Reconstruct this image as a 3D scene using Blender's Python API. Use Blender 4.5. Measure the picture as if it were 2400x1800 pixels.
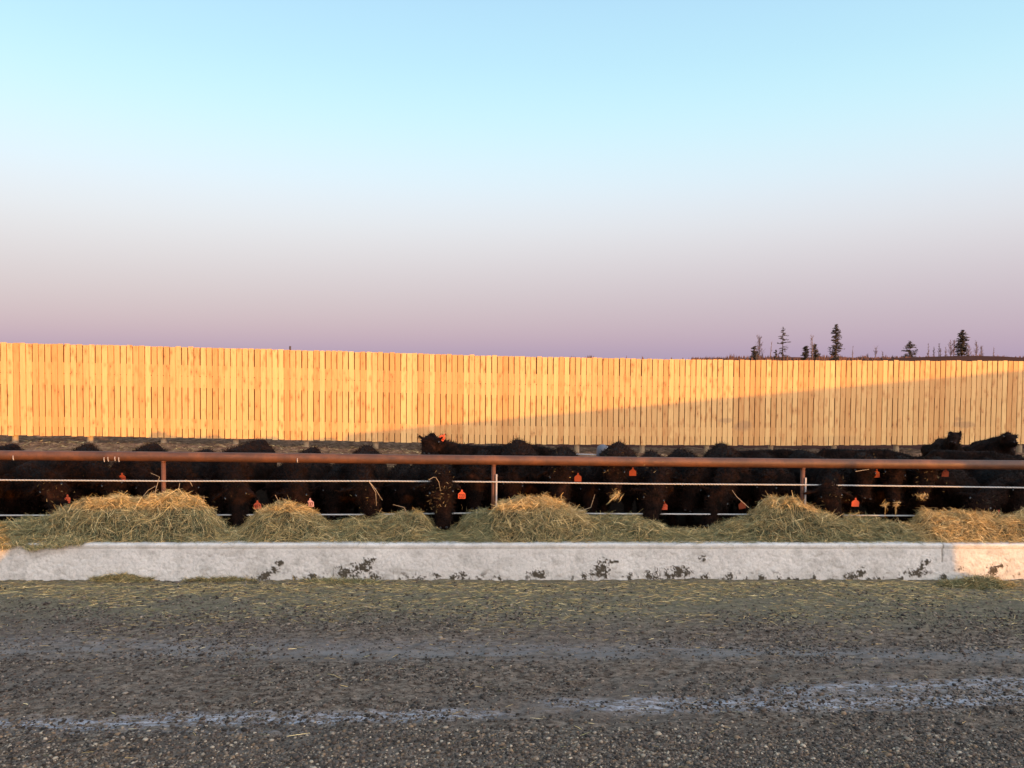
import bpy, bmesh, math, random
import numpy as np
from mathutils import Vector, Matrix

random.seed(7)
RNG = np.random.default_rng(11)
scene = bpy.context.scene
for o in list(bpy.data.objects):
    bpy.data.objects.remove(o)
COL = scene.collection
R = math.radians

# ---------------------------------------------------------------- camera
CAM_Z = 2.75
PITCH = math.atan(64.5 / 1800.0)
ROLL = math.atan(21.0 / 2400.0)
F = Vector((0, math.cos(PITCH), -math.sin(PITCH)))
up0 = Vector((0, math.sin(PITCH), math.cos(PITCH)))
r0 = Vector((1, 0, 0))
RT = r0 * math.cos(ROLL) + up0 * math.sin(ROLL)
UP = up0 * math.cos(ROLL) - r0 * math.sin(ROLL)
cd = bpy.data.cameras.new('camera')
cd.sensor_width = 36.0
cd.lens = 27.0
cd.clip_end = 6000
cd.clip_start = 0.05
cam = bpy.data.objects.new('camera', cd)
COL.objects.link(cam)
m = Matrix((RT, UP, -F)).transposed().to_4x4()
m.translation = Vector((0, 0, CAM_Z))
cam.matrix_world = m
scene.camera = cam


def P(u, v, Y):
    d = F + RT * ((u - 1200) / 1800.0) + UP * ((900 - v) / 1800.0)
    return Vector((0, 0, CAM_Z)) + d * (Y / d.y)


# ---------------------------------------------------------------- light
SUN_EL = 4.2
SUN_AZ = 135.0            # clockwise from +Y: behind the camera, to the right
ta = R(SUN_AZ)
SUN_DIR = Vector((math.sin(ta) * math.cos(R(SUN_EL)), math.cos(ta) * math.cos(R(SUN_EL)), math.sin(R(SUN_EL))))
sd = bpy.data.lights.new('sun', 'SUN')
sd.energy = 5.0
sd.angle = R(0.2)
sd.color = (1.0, 0.42, 0.03)
so = bpy.data.objects.new('sun', sd)
so.rotation_euler = SUN_DIR.to_track_quat('Z', 'Y').to_euler()
COL.objects.link(so)


def lin(r, g, b):
    f = lambda c: ((c / 255.0 + 0.055) / 1.055) ** 2.4 if c > 10 else c / 255.0 / 12.92
    return (f(r), f(g), f(b), 1.0)


world = bpy.data.worlds.new('World')
scene.world = world
world.use_nodes = True
nt = world.node_tree
for n in list(nt.nodes):
    nt.nodes.remove(n)
wn = nt.nodes.new
L = nt.links.new
out = wn('ShaderNodeOutputWorld')
bgN = wn('ShaderNodeBackground')
bgG = wn('ShaderNodeBackground')
add = wn('ShaderNodeAddShader')
sky = wn('ShaderNodeTexSky')
sky.sky_type = 'NISHITA'
sky.sun_disc = False
sky.sun_elevation = R(SUN_EL)
sky.sun_rotation = R(SUN_AZ)
L(sky.outputs[0], bgN.inputs[0])
bgN.inputs[1].default_value = 0.06
tc = wn('ShaderNodeTexCoord')
sep = wn('ShaderNodeSeparateXYZ')
L(tc.outputs['Generated'], sep.inputs[0])
asn = wn('ShaderNodeMath'); asn.operation = 'ARCSINE'
L(sep.outputs[2], asn.inputs[0])
dv = wn('ShaderNodeMath'); dv.operation = 'DIVIDE'
L(asn.outputs[0], dv.inputs[0]); dv.inputs[1].default_value = math.pi / 2
ramp = wn('ShaderNodeValToRGB')
L(dv.outputs[0], ramp.inputs[0])
# clear evening sky: belt of the earth's shadow, pink band, pale cyan, blue overhead
stops = [(0.0, (172, 156, 188)), (2.2, (180, 163, 192)), (4.5, (193, 177, 197)), (7.0, (210, 200, 211)),
         (9.5, (222, 220, 228)), (12.5, (222, 235, 247)), (16.5, (204, 243, 254)), (20.5, (188, 234, 252)),
         (26.0, (176, 220, 250)), (45.0, (150, 195, 235)), (90.0, (130, 172, 215))]
cr = ramp.color_ramp
cr.interpolation = 'EASE'
cr.elements[0].position = 0.0
cr.elements[0].color = lin(*stops[0][1])
cr.elements[1].position = 1.0
cr.elements[1].color = lin(*stops[-1][1])
for el, c in stops[1:-1]:
    e = cr.elements.new(el / 90.0)
    e.color = lin(*c)
cr.interpolation = 'B_SPLINE'
# the sky opens up towards the set of the sun
dot = wn('ShaderNodeVectorMath'); dot.operation = 'DOT_PRODUCT'
L(tc.outputs['Generated'], dot.inputs[0])
dot.inputs[1].default_value = (SUN_DIR.x, SUN_DIR.y, 0.0)
mr = wn('ShaderNodeMapRange'); mr.interpolation_type = 'SMOOTHSTEP'
L(dot.outputs['Value'], mr.inputs[0])
mr.inputs[1].default_value = -0.15; mr.inputs[2].default_value = 1.0
mr.inputs[3].default_value = 0.0; mr.inputs[4].default_value = 1.0
mixc = wn('ShaderNodeMix'); mixc.data_type = 'RGBA'; mixc.blend_type = 'MULTIPLY'
mixc.inputs[0].default_value = 1.0
tint = wn('ShaderNodeMix'); tint.data_type = 'RGBA'
tint.clamp_result = False
L(mr.outputs[0], tint.inputs[0])
tint.inputs[6].default_value = (1, 1, 1, 1)
tint.inputs[7].default_value = (7.9, 5.0, 3.8, 1)
L(ramp.outputs[0], mixc.inputs[6]); L(tint.outputs[2], mixc.inputs[7])
L(mixc.outputs[2], bgG.inputs[0])
bgG.inputs[1].default_value = 0.92
L(bgN.outputs[0], add.inputs[0]); L(bgG.outputs[0], add.inputs[1])
L(add.outputs[0], out.inputs[0])
scene.view_settings.view_transform = 'Standard'
scene.view_settings.look = 'None'
scene.view_settings.exposure = 0.0
scene.view_settings.gamma = 1.0
scene.view_settings.use_curve_mapping = False


# ---------------------------------------------------------------- noise
def vnoise(x, y, seed=0):
    x = np.asarray(x, float); y = np.asarray(y, float)
    xi = np.floor(x).astype(np.int64); yi = np.floor(y).astype(np.int64)
    fx = x - xi; fy = y - yi
    fx = fx * fx * (3 - 2 * fx); fy = fy * fy * (3 - 2 * fy)

    def h(a, b):
        n = (a * 374761393 + b * 668265263 + seed * 1442695041) & 0xffffffff
        n = ((n ^ (n >> 13)) * 1274126177) & 0xffffffff
        n = n ^ (n >> 16)
        return (n & 0xffffff) / float(0xffffff)
    a = h(xi, yi); b = h(xi + 1, yi); c = h(xi, yi + 1); d = h(xi + 1, yi + 1)
    return (a * (1 - fx) + b * fx) * (1 - fy) + (c * (1 - fx) + d * fx) * fy


def fbm(x, y, oct=4, seed=0):
    s = 0; a = 0.5; t = 0
    for k in range(oct):
        s = s + a * vnoise(x * 2 ** k, y * 2 ** k, seed + k * 17)
        t += a
        a *= 0.5
    return s / t


def sst(a, b, x):
    t = np.clip((np.asarray(x, float) - a) / (b - a), 0, 1)
    return t * t * (3 - 2 * t)


# ---------------------------------------------------------------- helpers
def link(o, parent=None):
    COL.objects.link(o)
    if parent is not None:
        o.parent = parent
    return o


def tag(o, label=None, cat=None, group=None, kind=None):
    if label: o['label'] = label
    if cat: o['category'] = cat
    if group: o['group'] = group
    if kind: o['kind'] = kind
    return o


def empty(name, loc=(0, 0, 0), rz=0.0):
    o = bpy.data.objects.new(name, None)
    o.location = loc
    o.rotation_euler = (0, 0, rz)
    o.empty_display_size = 0.2
    COL.objects.link(o)
    return o


def mesh_np(name, V, Fc, mat=None, col=None, smooth=False):
    """V (n,3); Fc (m,k) with constant k; col (n,3|4) optional point colours."""
    V = np.asarray(V, np.float32); Fc = np.asarray(Fc, np.int32)
    me = bpy.data.meshes.new(name)
    me.vertices.add(len(V)); me.vertices.foreach_set('co', V.ravel())
    k = Fc.shape[1]
    me.loops.add(Fc.size); me.loops.foreach_set('vertex_index', Fc.ravel())
    me.polygons.add(len(Fc))
    me.polygons.foreach_set('loop_start', np.arange(0, Fc.size, k, dtype=np.int32))
    me.polygons.foreach_set('loop_total', np.full(len(Fc), k, np.int32))
    if smooth:
        me.polygons.foreach_set('use_smooth', np.ones(len(Fc), bool))
    if col is not None:
        col = np.asarray(col, np.float32)
        if col.shape[1] == 3:
            col = np.hstack([col, np.ones((len(col), 1), np.float32)])
        at = me.color_attributes.new('col', 'FLOAT_COLOR', 'POINT')
        at.data.foreach_set('color', col.ravel())
    me.update(calc_edges=True)
    me.validate()
    if mat: me.materials.append(mat)
    return me


def obj(name, me, parent=None, loc=None):
    o = bpy.data.objects.new(name, me)
    if loc is not None: o.location = loc
    return link(o, parent)


def grid(xs, ys, zf):
    X, Y = np.meshgrid(xs, ys)
    Z = zf(X, Y)
    V = np.stack([X.ravel(), Y.ravel(), Z.ravel()], 1)
    nx, ny = len(xs), len(ys)
    i = np.arange(nx - 1)[None, :] + np.arange(ny - 1)[:, None] * nx
    i = i.ravel()
    Fc = np.stack([i, i + 1, i + nx + 1, i + nx], 1)
    return V, Fc


class MB:
    def __init__(s):
        s.v = []; s.f = []

    def add(s, vs, fs):
        b = len(s.v)
        s.v += [tuple(v) for v in vs]
        s.f += [tuple(b + i for i in f) for f in fs]

    def box(s, c, h, rz=0.0):
        cx, cy, cz = c
        ca, sa = math.cos(rz), math.sin(rz)
        vs = []
        for dz in (-1, 1):
            for dx, dy in ((-1, -1), (1, -1), (1, 1), (-1, 1)):
                x, y = dx * h[0], dy * h[1]
                vs.append((cx + x * ca - y * sa, cy + x * sa + y * ca, cz + dz * h[2]))
        s.add(vs, [(3, 2, 1, 0), (4, 5, 6, 7), (0, 1, 5, 4), (1, 2, 6, 5), (2, 3, 7, 6), (3, 0, 4, 7)])

    def tube(s, pts, rad, n=8, cap=True):
        """rad: float, list of floats or list of (side, vertical)"""
        pts = [Vector(p) for p in pts]
        rings = []
        prev = None
        for i, p in enumerate(pts):
            a = pts[max(i - 1, 0)]; b = pts[min(i + 1, len(pts) - 1)]
            t = (b - a).normalized()
            if prev is None:
                ref = Vector((0, 0, 1)) if abs(t.z) < 0.9 else Vector((0, 1, 0))
                sx = t.cross(ref).normalized()
            else:
                sx = (prev - t * prev.dot(t)).normalized()
            prev = sx
            sy = sx.cross(t).normalized()
            r = rad[i] if isinstance(rad, (list, tuple)) else rad
            ra, rb = (r if isinstance(r, (list, tuple)) else (r, r))
            rings.append([p + sx * (ra * math.cos(2 * math.pi * k / n)) + sy * (rb * math.sin(2 * math.pi * k / n)) for k in range(n)])
        vs = [v for r in rings for v in r]
        fs = []
        for i in range(len(rings) - 1):
            for k in range(n):
                a = i * n + k; b = i * n + (k + 1) % n
                fs.append((a, b, b + n, a + n))
        if cap:
            fs.append(tuple(reversed(range(n))))
            fs.append(tuple(range((len(rings) - 1) * n, len(rings) * n)))
        s.add(vs, fs)

    def mesh(s, name, mat=None, smooth=False):
        me = bpy.data.meshes.new(name)
        me.from_pydata(s.v, [], s.f)
        me.validate()
        if smooth:
            me.polygons.foreach_set('use_smooth', [True] * len(me.polygons))
        me.update()
        if mat: me.materials.append(mat)
        return me

    def obj(s, name, mat=None, parent=None, smooth=False):
        return obj(name, s.mesh(name, mat, smooth), parent)


# ---------------------------------------------------------------- materials
class Mat:
    def __init__(s, name, rough=0.8, spec=0.3, metallic=0.0):
        s.m = bpy.data.materials.new(name); s.m.use_nodes = True
        s.nt = s.m.node_tree
        s.b = s.nt.nodes['Principled BSDF']
        s.b.inputs['Roughness'].default_value = rough
        s.b.inputs['Specular IOR Level'].default_value = spec
        s.b.inputs['Metallic'].default_value = metallic
        s.pos = s.n('ShaderNodeNewGeometry').outputs['Position']

    def n(s, t, **k):
        x = s.nt.nodes.new(t)
        for a, b in k.items(): setattr(x, a, b)
        return x

    def l(s, a, b):
        s.nt.links.new(a, b)

    def val(s, x, sock):
        if hasattr(x, 'links') or isinstance(x, bpy.types.NodeSocket):
            s.l(x, sock)
        else:
            if isinstance(x, (tuple, list)) and len(x) == 3 and sock.type == 'RGBA': x = (*x, 1)
            sock.default_value = x

    def mapping(s, vec, scale=(1, 1, 1), loc=(0, 0, 0)):
        q = s.n('ShaderNodeMapping')
        s.l(vec, q.inputs[0]); q.inputs['Scale'].default_value = scale; q.inputs['Location'].default_value = loc
        return q.outputs[0]

    def noise(s, vec, scale=5, detail=4, rough=0.6, dist=0.0):
        q = s.n('ShaderNodeTexNoise')
        s.l(vec, q.inputs['Vector']); q.inputs['Scale'].default_value = scale
        q.inputs['Detail'].default_value = detail; q.inputs['Roughness'].default_value = rough
        q.inputs['Distortion'].default_value = dist
        return q.outputs['Fac']

    def math(s, op, a, b=0.0, c=0.0, clamp=False):
        q = s.n('ShaderNodeMath', operation=op, use_clamp=clamp)
        s.val(a, q.inputs[0]); s.val(b, q.inputs[1])
        if op in ('MULTIPLY_ADD',): s.val(c, q.inputs[2])
        return q.outputs[0]

    def rng(s, x, a, b, c=0.0, d=1.0, smooth=True):
        q = s.n('ShaderNodeMapRange')
        if smooth: q.interpolation_type = 'SMOOTHSTEP'
        s.val(x, q.inputs[0])
        for i, v in enumerate((a, b, c, d)): q.inputs[i + 1].default_value = v
        return q.outputs[0]

    def mix(s, f, a, b, mode='MIX'):
        q = s.n('ShaderNodeMix', data_type='RGBA', blend_type=mode)
        s.val(f, q.inputs[0]); s.val(a, q.inputs[6]); s.val(b, q.inputs[7])
        return q.outputs[2]

    def ramp(s, f, stops):
        q = s.n('ShaderNodeValToRGB'); s.l(f, q.inputs[0])
        e = q.color_ramp.elements
        e[0].position = stops[0][0]; e[0].color = (*stops[0][1], 1)
        e[1].position = stops[-1][0]; e[1].color = (*stops[-1][1], 1)
        for p, c in stops[1:-1]:
            x = e.new(p); x.color = (*c, 1)
        return q.outputs[0]

    def color(s, c):
        s.val(c, s.b.inputs['Base Color'])
        return s

    def bump(s, h, strength=0.5, dist=0.01):
        q = s.n('ShaderNodeBump'); q.inputs['Strength'].default_value = strength
        q.inputs['Distance'].default_value = dist
        s.l(h, q.inputs['Height']); s.l(q.outputs[0], s.b.inputs['Normal'])
        return s

    def attr(s, name='col'):
        q = s.n('ShaderNodeAttribute'); q.attribute_name = name
        return q.outputs['Color']

    def rand(s):
        return s.n('ShaderNodeObjectInfo').outputs['Random']


def simple(name, c, rough=0.8, spec=0.3, nscale=20, var=0.25):
    q = Mat(name, rough, spec)
    nz = q.noise(q.pos, nscale, 5)
    q.color(q.mix(nz, tuple(x * (1 - var) for x in c), tuple(x * (1 + var) for x in c)))
    return q.m


# dirt / gravel road
q = Mat('road_dirt', 0.95, 0.04)
big = q.noise(q.mapping(q.pos, (0.35, 1.3, 1)), 1.0, 4)
med = q.noise(q.mapping(q.pos, (0.8, 1.5, 1)), 11.0, 8, 0.85)
fine = q.noise(q.pos, 55.0, 4, 0.75)
c = q.ramp(med, [(0.38, (0.030, 0.019, 0.013)), (0.48, (0.112, 0.080, 0.060)), (0.60, (0.245, 0.185, 0.142))])
c = q.mix(q.rng(fine, 0.5, 0.75, 0, 0.5), c, (0.19, 0.155, 0.13))
c = q.mix(q.rng(big, 0.45, 0.65, 0, 0.5), c, q.mix(fine, (0.065, 0.048, 0.040), (0.19, 0.155, 0.132)))
sp = q.n('ShaderNodeSeparateXYZ'); q.l(q.pos, sp.inputs[0])
yy = sp.outputs[1]
# wheel tracks worn smooth and pale
trk = q.math('ADD', yy, q.math('MULTIPLY', q.noise(q.mapping(q.pos, (0.25, 0.0, 0)), 1.0, 3), 0.5))
tm = q.math('MULTIPLY', q.rng(q.math('ABSOLUTE', q.math('SUBTRACT', trk, 7.28)), 0.0, 0.28, 1, 0), q.rng(q.noise(q.mapping(q.pos, (1.2, 6, 1)), 1.5, 4), 0.35, 0.6, 0.1, 1))
c = q.mix(q.math('MULTIPLY', tm, 0.75), c, (0.20, 0.178, 0.168))
# frost / salt lying in the tracks
def frost(x0, x1, y0, slope, w, amt, seed):
    global c
    xs = sp.outputs[0]
    line = q.math('SUBTRACT', q.math('SUBTRACT', yy, y0), q.math('MULTIPLY', xs, slope))
    line = q.math('ADD', line, q.math('MULTIPLY', q.math('SUBTRACT', q.noise(q.mapping(q.pos, (0.9, 0.9, 1), (seed, 0, 0)), 1.0, 3), 0.5), 0.35))
    m1 = q.rng(q.math('ABSOLUTE', line), w * 0.1, w * 0.78, 1, 0)
    m2 = q.math('MULTIPLY', q.rng(xs, x0, x0 + 0.8, 0, 1), q.rng(xs, x1 - 0.8, x1, 1, 0))
    nz = q.rng(q.noise(q.mapping(q.pos, (2.0, 6.5, 1), (seed * 3, 0, 0)), 3.5, 8, 0.85), 0.44, 0.60)
    mm = q.math('MULTIPLY', q.math('MULTIPLY', m1, m2), q.math('MULTIPLY', nz, amt))
    c = q.mix(mm, c, (0.42, 0.41, 0.45))
frost(-4.6, 0.3, 5.83, 0.062, 0.17, 0.85, 2.0)
frost(0.0, 5.4, 5.93, 0.060, 0.22, 0.8, 7.0)
frost(1.6, 5.6, 6.05, 0.09, 0.24, 0.7, 13.0)
frost(-4.2, -1.2, 5.55, 0.02, 0.10, 0.3, 21.0)
frost(-6, 7, 7.2, 0.0, 0.25, 0.16, 31.0)
# fine trampled hay towards the bunk
hm = q.math('MULTIPLY', q.rng(q.math('ADD', yy, q.math('MULTIPLY', q.noise(q.mapping(q.pos, (0.6, 0.8, 1)), 1.0, 4), 1.1)), 8.0, 8.9), q.rng(q.noise(q.mapping(q.pos, (1, 2.2, 1)), 16.0, 5, 0.7), 0.35, 0.62, 0.35, 1))
c = q.mix(q.math('MULTIPLY', hm, 0.7), c, q.ramp(q.noise(q.mapping(q.pos, (0.6, 1.6, 1)), 40, 5, 0.8), [(0.35, (0.055, 0.050, 0.030)), (0.65, (0.28, 0.24, 0.145))]))
q.color(c)
h = q.math('ADD', q.math('MULTIPLY', fine, 0.4), med)
q.bump(h, 0.9, 0.02)
M_ROAD = q.m

q = Mat('pen_dirt', 1.0, 0.0)
nz = q.noise(q.pos, 6.0, 6, 0.7)
f2 = q.noise(q.mapping(q.pos, (1, 2.5, 1)), 30.0, 4, 0.7)
c = q.ramp(nz, [(0.3, (0.05, 0.026, 0.017)), (0.5, (0.20, 0.105, 0.062)), (0.7, (0.46, 0.26, 0.155))])
c = q.mix(q.rng(f2, 0.5, 0.7, 0, 0.6), c, (0.34, 0.23, 0.14))
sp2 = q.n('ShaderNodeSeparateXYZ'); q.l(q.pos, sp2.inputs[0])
c = q.mix(q.rng(sp2.outputs[1], 15.3, 16.6, 0.97, 0), c, q.mix(nz, (0.006, 0.004, 0.003), (0.022, 0.015, 0.011)))  # dark mud under cattle deepened as shade; bedding beyond brightened as sunlit
q.color(c).bump(q.math('ADD', nz, f2), 1.0, 0.05)
M_PEN = q.m

M_FAR = simple('field_soil', (0.085, 0.036, 0.026), 1.0, 0.0, 0.6)
M_SHADOWBANK = simple('shadow_bank_soil', (0.11, 0.09, 0.07), 0.95, 0.1, 2.0)

# concrete (dirt splashes come as point colours: r = splash, g = grime)
q = Mat('concrete', 0.85, 0.2)
a = q.n('ShaderNodeSeparateColor'); q.l(q.attr(), a.inputs[0])
n1 = q.noise(q.pos, 1.6, 5); n2 = q.noise(q.pos, 38, 5, 0.7); n3 = q.noise(q.mapping(q.pos, (1, 1, 0.5)), 120, 3, 0.7)
c = q.ramp(n1, [(0.3, (0.52, 0.475, 0.44)), (0.7, (0.67, 0.615, 0.57))])
c = q.mix(q.rng(n2, 0.48, 0.66, 0, 0.34), c, (0.30, 0.28, 0.28))
c = q.mix(q.rng(n3, 0.56, 0.70, 0, 0.5), c, (0.20, 0.18, 0.18))
c = q.mix(a.outputs[1], c, (0.28, 0.25, 0.22))
c = q.mix(a.outputs[0], c, q.mix(n2, (0.03, 0.024, 0.018), (0.10, 0.078, 0.055)))
q.color(c).bump(q.math('ADD', n2, q.math('MULTIPLY', n3, 0.6)), 0.55, 0.01)
M_CONC = q.m
M_CONCDARK = simple('dark_concrete', (0.045, 0.036, 0.028), 0.9, 0.1, 12, 0.5)  # even dark tone for the trough floor and rear wall

# new spruce boards
q = Mat('spruce_board', 0.65, 0.25)
tcn = q.n('ShaderNodeTexCoord')
rnd = q.rand()
off = q.n('ShaderNodeCombineXYZ')
q.l(q.math('MULTIPLY', rnd, 37.0), off.inputs[0]); q.l(q.math('MULTIPLY', rnd, 91.0), off.inputs[2])
vm = q.n('ShaderNodeVectorMath', operation='ADD'); q.l(tcn.outputs['Object'], vm.inputs[0]); q.l(off.outputs[0], vm.inputs[1])
grain = q.noise(q.mapping(vm.outputs[0], (26, 6, 1.1)), 1.6, 5, 0.65, 0.6)
vo = q.n('ShaderNodeTexVoronoi'); q.l(q.mapping(vm.outputs[0], (9.0, 3, 3.4)), vo.inputs['Vector']); vo.inputs['Scale'].default_value = 1.0
knot = q.rng(vo.outputs['Distance'], 0.06, 0.17, 1, 0)
knot2 = q.math('MULTIPLY', knot, q.rng(q.noise(vm.outputs[0], 2.3, 2), 0.42, 0.52))
rim = q.math('MULTIPLY', q.rng(vo.outputs['Distance'], 0.18, 0.55, 1, 0), q.rng(q.noise(vm.outputs[0], 2.3, 2), 0.42, 0.52))
c = q.ramp(grain, [(0.25, (0.55, 0.305, 0.12)), (0.5, (0.65, 0.385, 0.155)), (0.75, (0.72, 0.45, 0.19))])
tone = q.ramp(rnd, [(0.0, (0.86, 0.74, 0.66)), (0.3, (0.95, 0.91, 0.88)), (0.7, (1.0, 1.0, 1.0)), (1.0, (1.10, 1.16, 1.18))])
c = q.mix(1.0, c, tone, 'MULTIPLY')
c = q.mix(q.math('MULTIPLY', rim, 0.6), c, (0.48, 0.21, 0.07))
c = q.mix(q.math('MULTIPLY', knot2, 0.8), c, (0.20, 0.085, 0.035))
M_BOARD_STAIN = (q, c)
M_BOARD = q.m     # stains are added once the fence line is known

M_RAILWOOD = simple('backing_lumber', (0.68, 0.40, 0.17), 0.7, 0.2, 9, 0.1)
M_BACKING = simple('shaded_backing', (0.24, 0.09, 0.035), 0.8, 0.1, 9)  # backing boards coloured dark to stand for the shade inside the gaps
M_POSTWOOD = simple('round_post', (0.46, 0.36, 0.24), 0.8, 0.2, 12)

# rusty pipe; point colours carry splashes
q = Mat('rusty_pipe', 0.55, 0.4)
n1 = q.noise(q.mapping(q.pos, (0.9, 1, 1)), 3.0, 6, 0.7); n2 = q.noise(q.pos, 45, 4, 0.7)
n3 = q.noise(q.mapping(q.pos, (1.5, 9, 9)), 2.0, 4)
c = q.ramp(n1, [(0.3, (0.050, 0.021, 0.011)), (0.5, (0.095, 0.036, 0.016)), (0.7, (0.18, 0.062, 0.022))])
c = q.mix(q.rng(n2, 0.5, 0.7, 0, 0.6), c, (0.06, 0.03, 0.022))
c = q.mix(q.rng(n3, 0.55, 0.72, 0, 0.5), c, (0.20, 0.075, 0.03))
at = q.n('ShaderNodeSeparateColor'); q.l(q.attr(), at.inputs[0])
c = q.mix(at.outputs[0], c, (0.62, 0.50, 0.40))
q.color(c).bump(n2, 0.4, 0.004)
M_PIPE = q.m
M_POST = simple('rusty_post', (0.12, 0.042, 0.019), 0.6, 0.35, 40, 0.4)
M_CABLE = Mat('steel_cable', 0.45, 0.5)
M_CABLE.color((0.40, 0.37, 0.35)); M_CABLE = M_CABLE.m
M_ANGLE = simple('galvanised_angle', (0.42, 0.36, 0.34), 0.5, 0.5, 40)

q = Mat('black_coat', 0.75, 0.05)
n1 = q.noise(q.pos, 7, 5, 0.7)
q.color(q.ramp(n1, [(0.38, (0.0022, 0.0013, 0.0010)), (0.56, (0.012, 0.0048, 0.0030)), (0.74, (0.036, 0.0140, 0.0075))]))
q.bump(q.noise(q.mapping(q.pos, (1, 1, 0.6)), 60, 4, 0.7), 1.0, 0.02)
M_COW = q.m
q = Mat('black_hair', 0.7, 0.08)
n1 = q.noise(q.pos, 60, 4, 0.7)
q.color(q.ramp(n1, [(0.38, (0.003, 0.0020, 0.0016)), (0.56, (0.014, 0.0062, 0.0040)), (0.75, (0.065, 0.028, 0.016))]))
M_HAIR = q.m
q = Mat('muzzle_skin', 0.35, 0.5); q.color((0.012, 0.010, 0.010)); M_NOSE = q.m
q = Mat('eye', 0.1, 0.6); q.color((0.006, 0.004, 0.003)); M_EYE = q.m
q = Mat('orange_tag', 0.45, 0.4); q.color(q.mix(q.noise(q.pos, 60, 3), (0.62, 0.10, 0.04), (0.46, 0.07, 0.028))); M_TAG = q.m
q = Mat('shaded_tag', 0.6, 0.2); q.color(q.mix(q.noise(q.pos, 60, 3), (0.30, 0.055, 0.02), (0.18, 0.035, 0.015))); M_TAGSHADE = q.m  # darker copy of the orange tag colour, for tags hanging in shade
q = Mat('pink_tag', 0.5, 0.4); q.color(q.mix(q.noise(q.pos, 60, 3), (0.62, 0.36, 0.36), (0.45, 0.25, 0.27))); M_TAGP = q.m
q = Mat('tag_ink', 0.6, 0.2); q.color((0.10, 0.02, 0.015)); M_INK = q.m

q = Mat('hay', 0.7, 0.25)
q.color(q.attr())
q.b.inputs['Subsurface Weight'].default_value = 0.0
M_HAY = q.m
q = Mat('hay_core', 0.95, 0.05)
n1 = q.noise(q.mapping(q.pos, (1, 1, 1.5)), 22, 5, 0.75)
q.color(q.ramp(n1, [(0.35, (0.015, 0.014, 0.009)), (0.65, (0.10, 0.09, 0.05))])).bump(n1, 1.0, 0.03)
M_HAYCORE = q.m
q = Mat('stone', 0.8, 0.25); q.color(q.attr()); M_STONE = q.m
M_BARK = simple('bark', (0.075, 0.052, 0.048), 0.9, 0.1, 6)
M_BIRCH = simple('pale_bark', (0.22, 0.16, 0.15), 0.9, 0.1, 6)
q = Mat('needles', 0.8, 0.1); q.color(q.mix(q.noise(q.pos, 2.0, 3), (0.045, 0.042, 0.032), (0.11, 0.082, 0.066))); M_NEEDLE = q.m
q = Mat('twigs', 0.9, 0.1); q.color(q.mix(q.noise(q.pos, 1.2, 3), (0.12, 0.072, 0.062), (0.20, 0.125, 0.105))); M_TWIG = q.m
M_BRUSH = simple('bare_brush', (0.115, 0.062, 0.05), 0.95, 0.05, 0.4, 0.4)
M_PLASTIC = simple('grey_tank', (0.10, 0.10, 0.12), 0.5, 0.4, 8)
M_WHITE = simple('white_cap', (0.35, 0.35, 0.37), 0.5, 0.4, 8)

# ---------------------------------------------------------------- site lines
def bunkY(x):
    return 9.34 + 0.034 * x


def px(pairs, u):
    return float(np.interp(u, [a for a, b in pairs], [b for a, b in pairs]))


FY = [(-400, 19.75), (0, 20.2), (750, 21.1), (1200, 21.6), (1800, 22.1), (2400, 22.6), (2900, 23.1)]
FT = [(-400, 795), (0, 803), (400, 812), (750, 822), (1200, 835), (1600, 843), (2000, 845), (2400, 846), (2900, 848)]
FB = [(-400, 1016), (0, 1020), (200, 1022), (600, 1029), (900, 1036), (1200, 1041), (1600, 1043.5), (2000, 1043.5), (2400, 1040), (2900, 1040)]
fl = []
for u in range(-400, 2901, 50):
    Y = px(FY, u)
    t = P(u, px(FT, u), Y); b = P(u, px(FB, u), Y)
    fl.append((t.x, Y, b.z, t.z))
fl = np.array(fl)
# smooth the line of the fence
for k in range(3):
    fl[1:-1, 1:] = (fl[:-2, 1:] + 2 * fl[1:-1, 1:] + fl[2:, 1:]) / 4
fence_base = lambda x: np.interp(x, fl[:, 0], fl[:, 2])
fence_y = lambda x: np.interp(x, fl[:, 0], fl[:, 1])


def pen_z(x, y):
    x = np.asarray(x, float); y = np.asarray(y, float)
    fy = fence_y(x)
    base = 0.04 + (fence_base(x) - 0.36) * sst(13, 20, y)
    left = np.interp(x, [-12, -6, 0, 12], [0.10, 0.08, 0.0, 0.02])
    mound = (0.36 + left) * sst(12.5, 16.6, y) * (1 - sst(fy - 2.5, fy - 1.0, y))
    rough = 0.10 * (fbm(x * 1.6, y * 1.6, 4, 5) - 0.5) * sst(10.5, 12, y) + 0.10 * (fbm(x * 6, y * 6, 3, 15) - 0.5)
    return base + mound + rough


# ---------------------------------------------------------------- ground
def road_z(x, y):
    r = 0.035 * (fbm(x * 0.5, y * 2.2, 3, 3) - 0.5) + 0.026 * (fbm(x * 5, y * 7, 4, 4) - 0.5) + 0.030 * (fbm(x * 14, y * 16, 3, 9) - 0.5)
    for yc, w, dp in ((5.75, 0.22, 0.03), (7.15, 0.25, 0.03)):
        r = r - dp * np.exp(-((y - yc - 0.06 * x) / w) ** 2)
    return r + 0.012


xs = np.arange(-9.0, 9.6, 0.024); ys = np.concatenate([np.arange(3.2, 7.5, 0.024), np.arange(7.5, 9.9, 0.03)])
V, Fc = grid(xs, ys, road_z)
tag(obj('road', mesh_np('road', V, Fc, M_ROAD, smooth=True)), kind='structure')
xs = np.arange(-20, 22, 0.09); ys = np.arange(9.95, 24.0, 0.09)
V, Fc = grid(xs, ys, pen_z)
tag(obj('pen_ground', mesh_np('pen_ground', V, Fc, M_PEN, smooth=True)), kind='structure')


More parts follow.
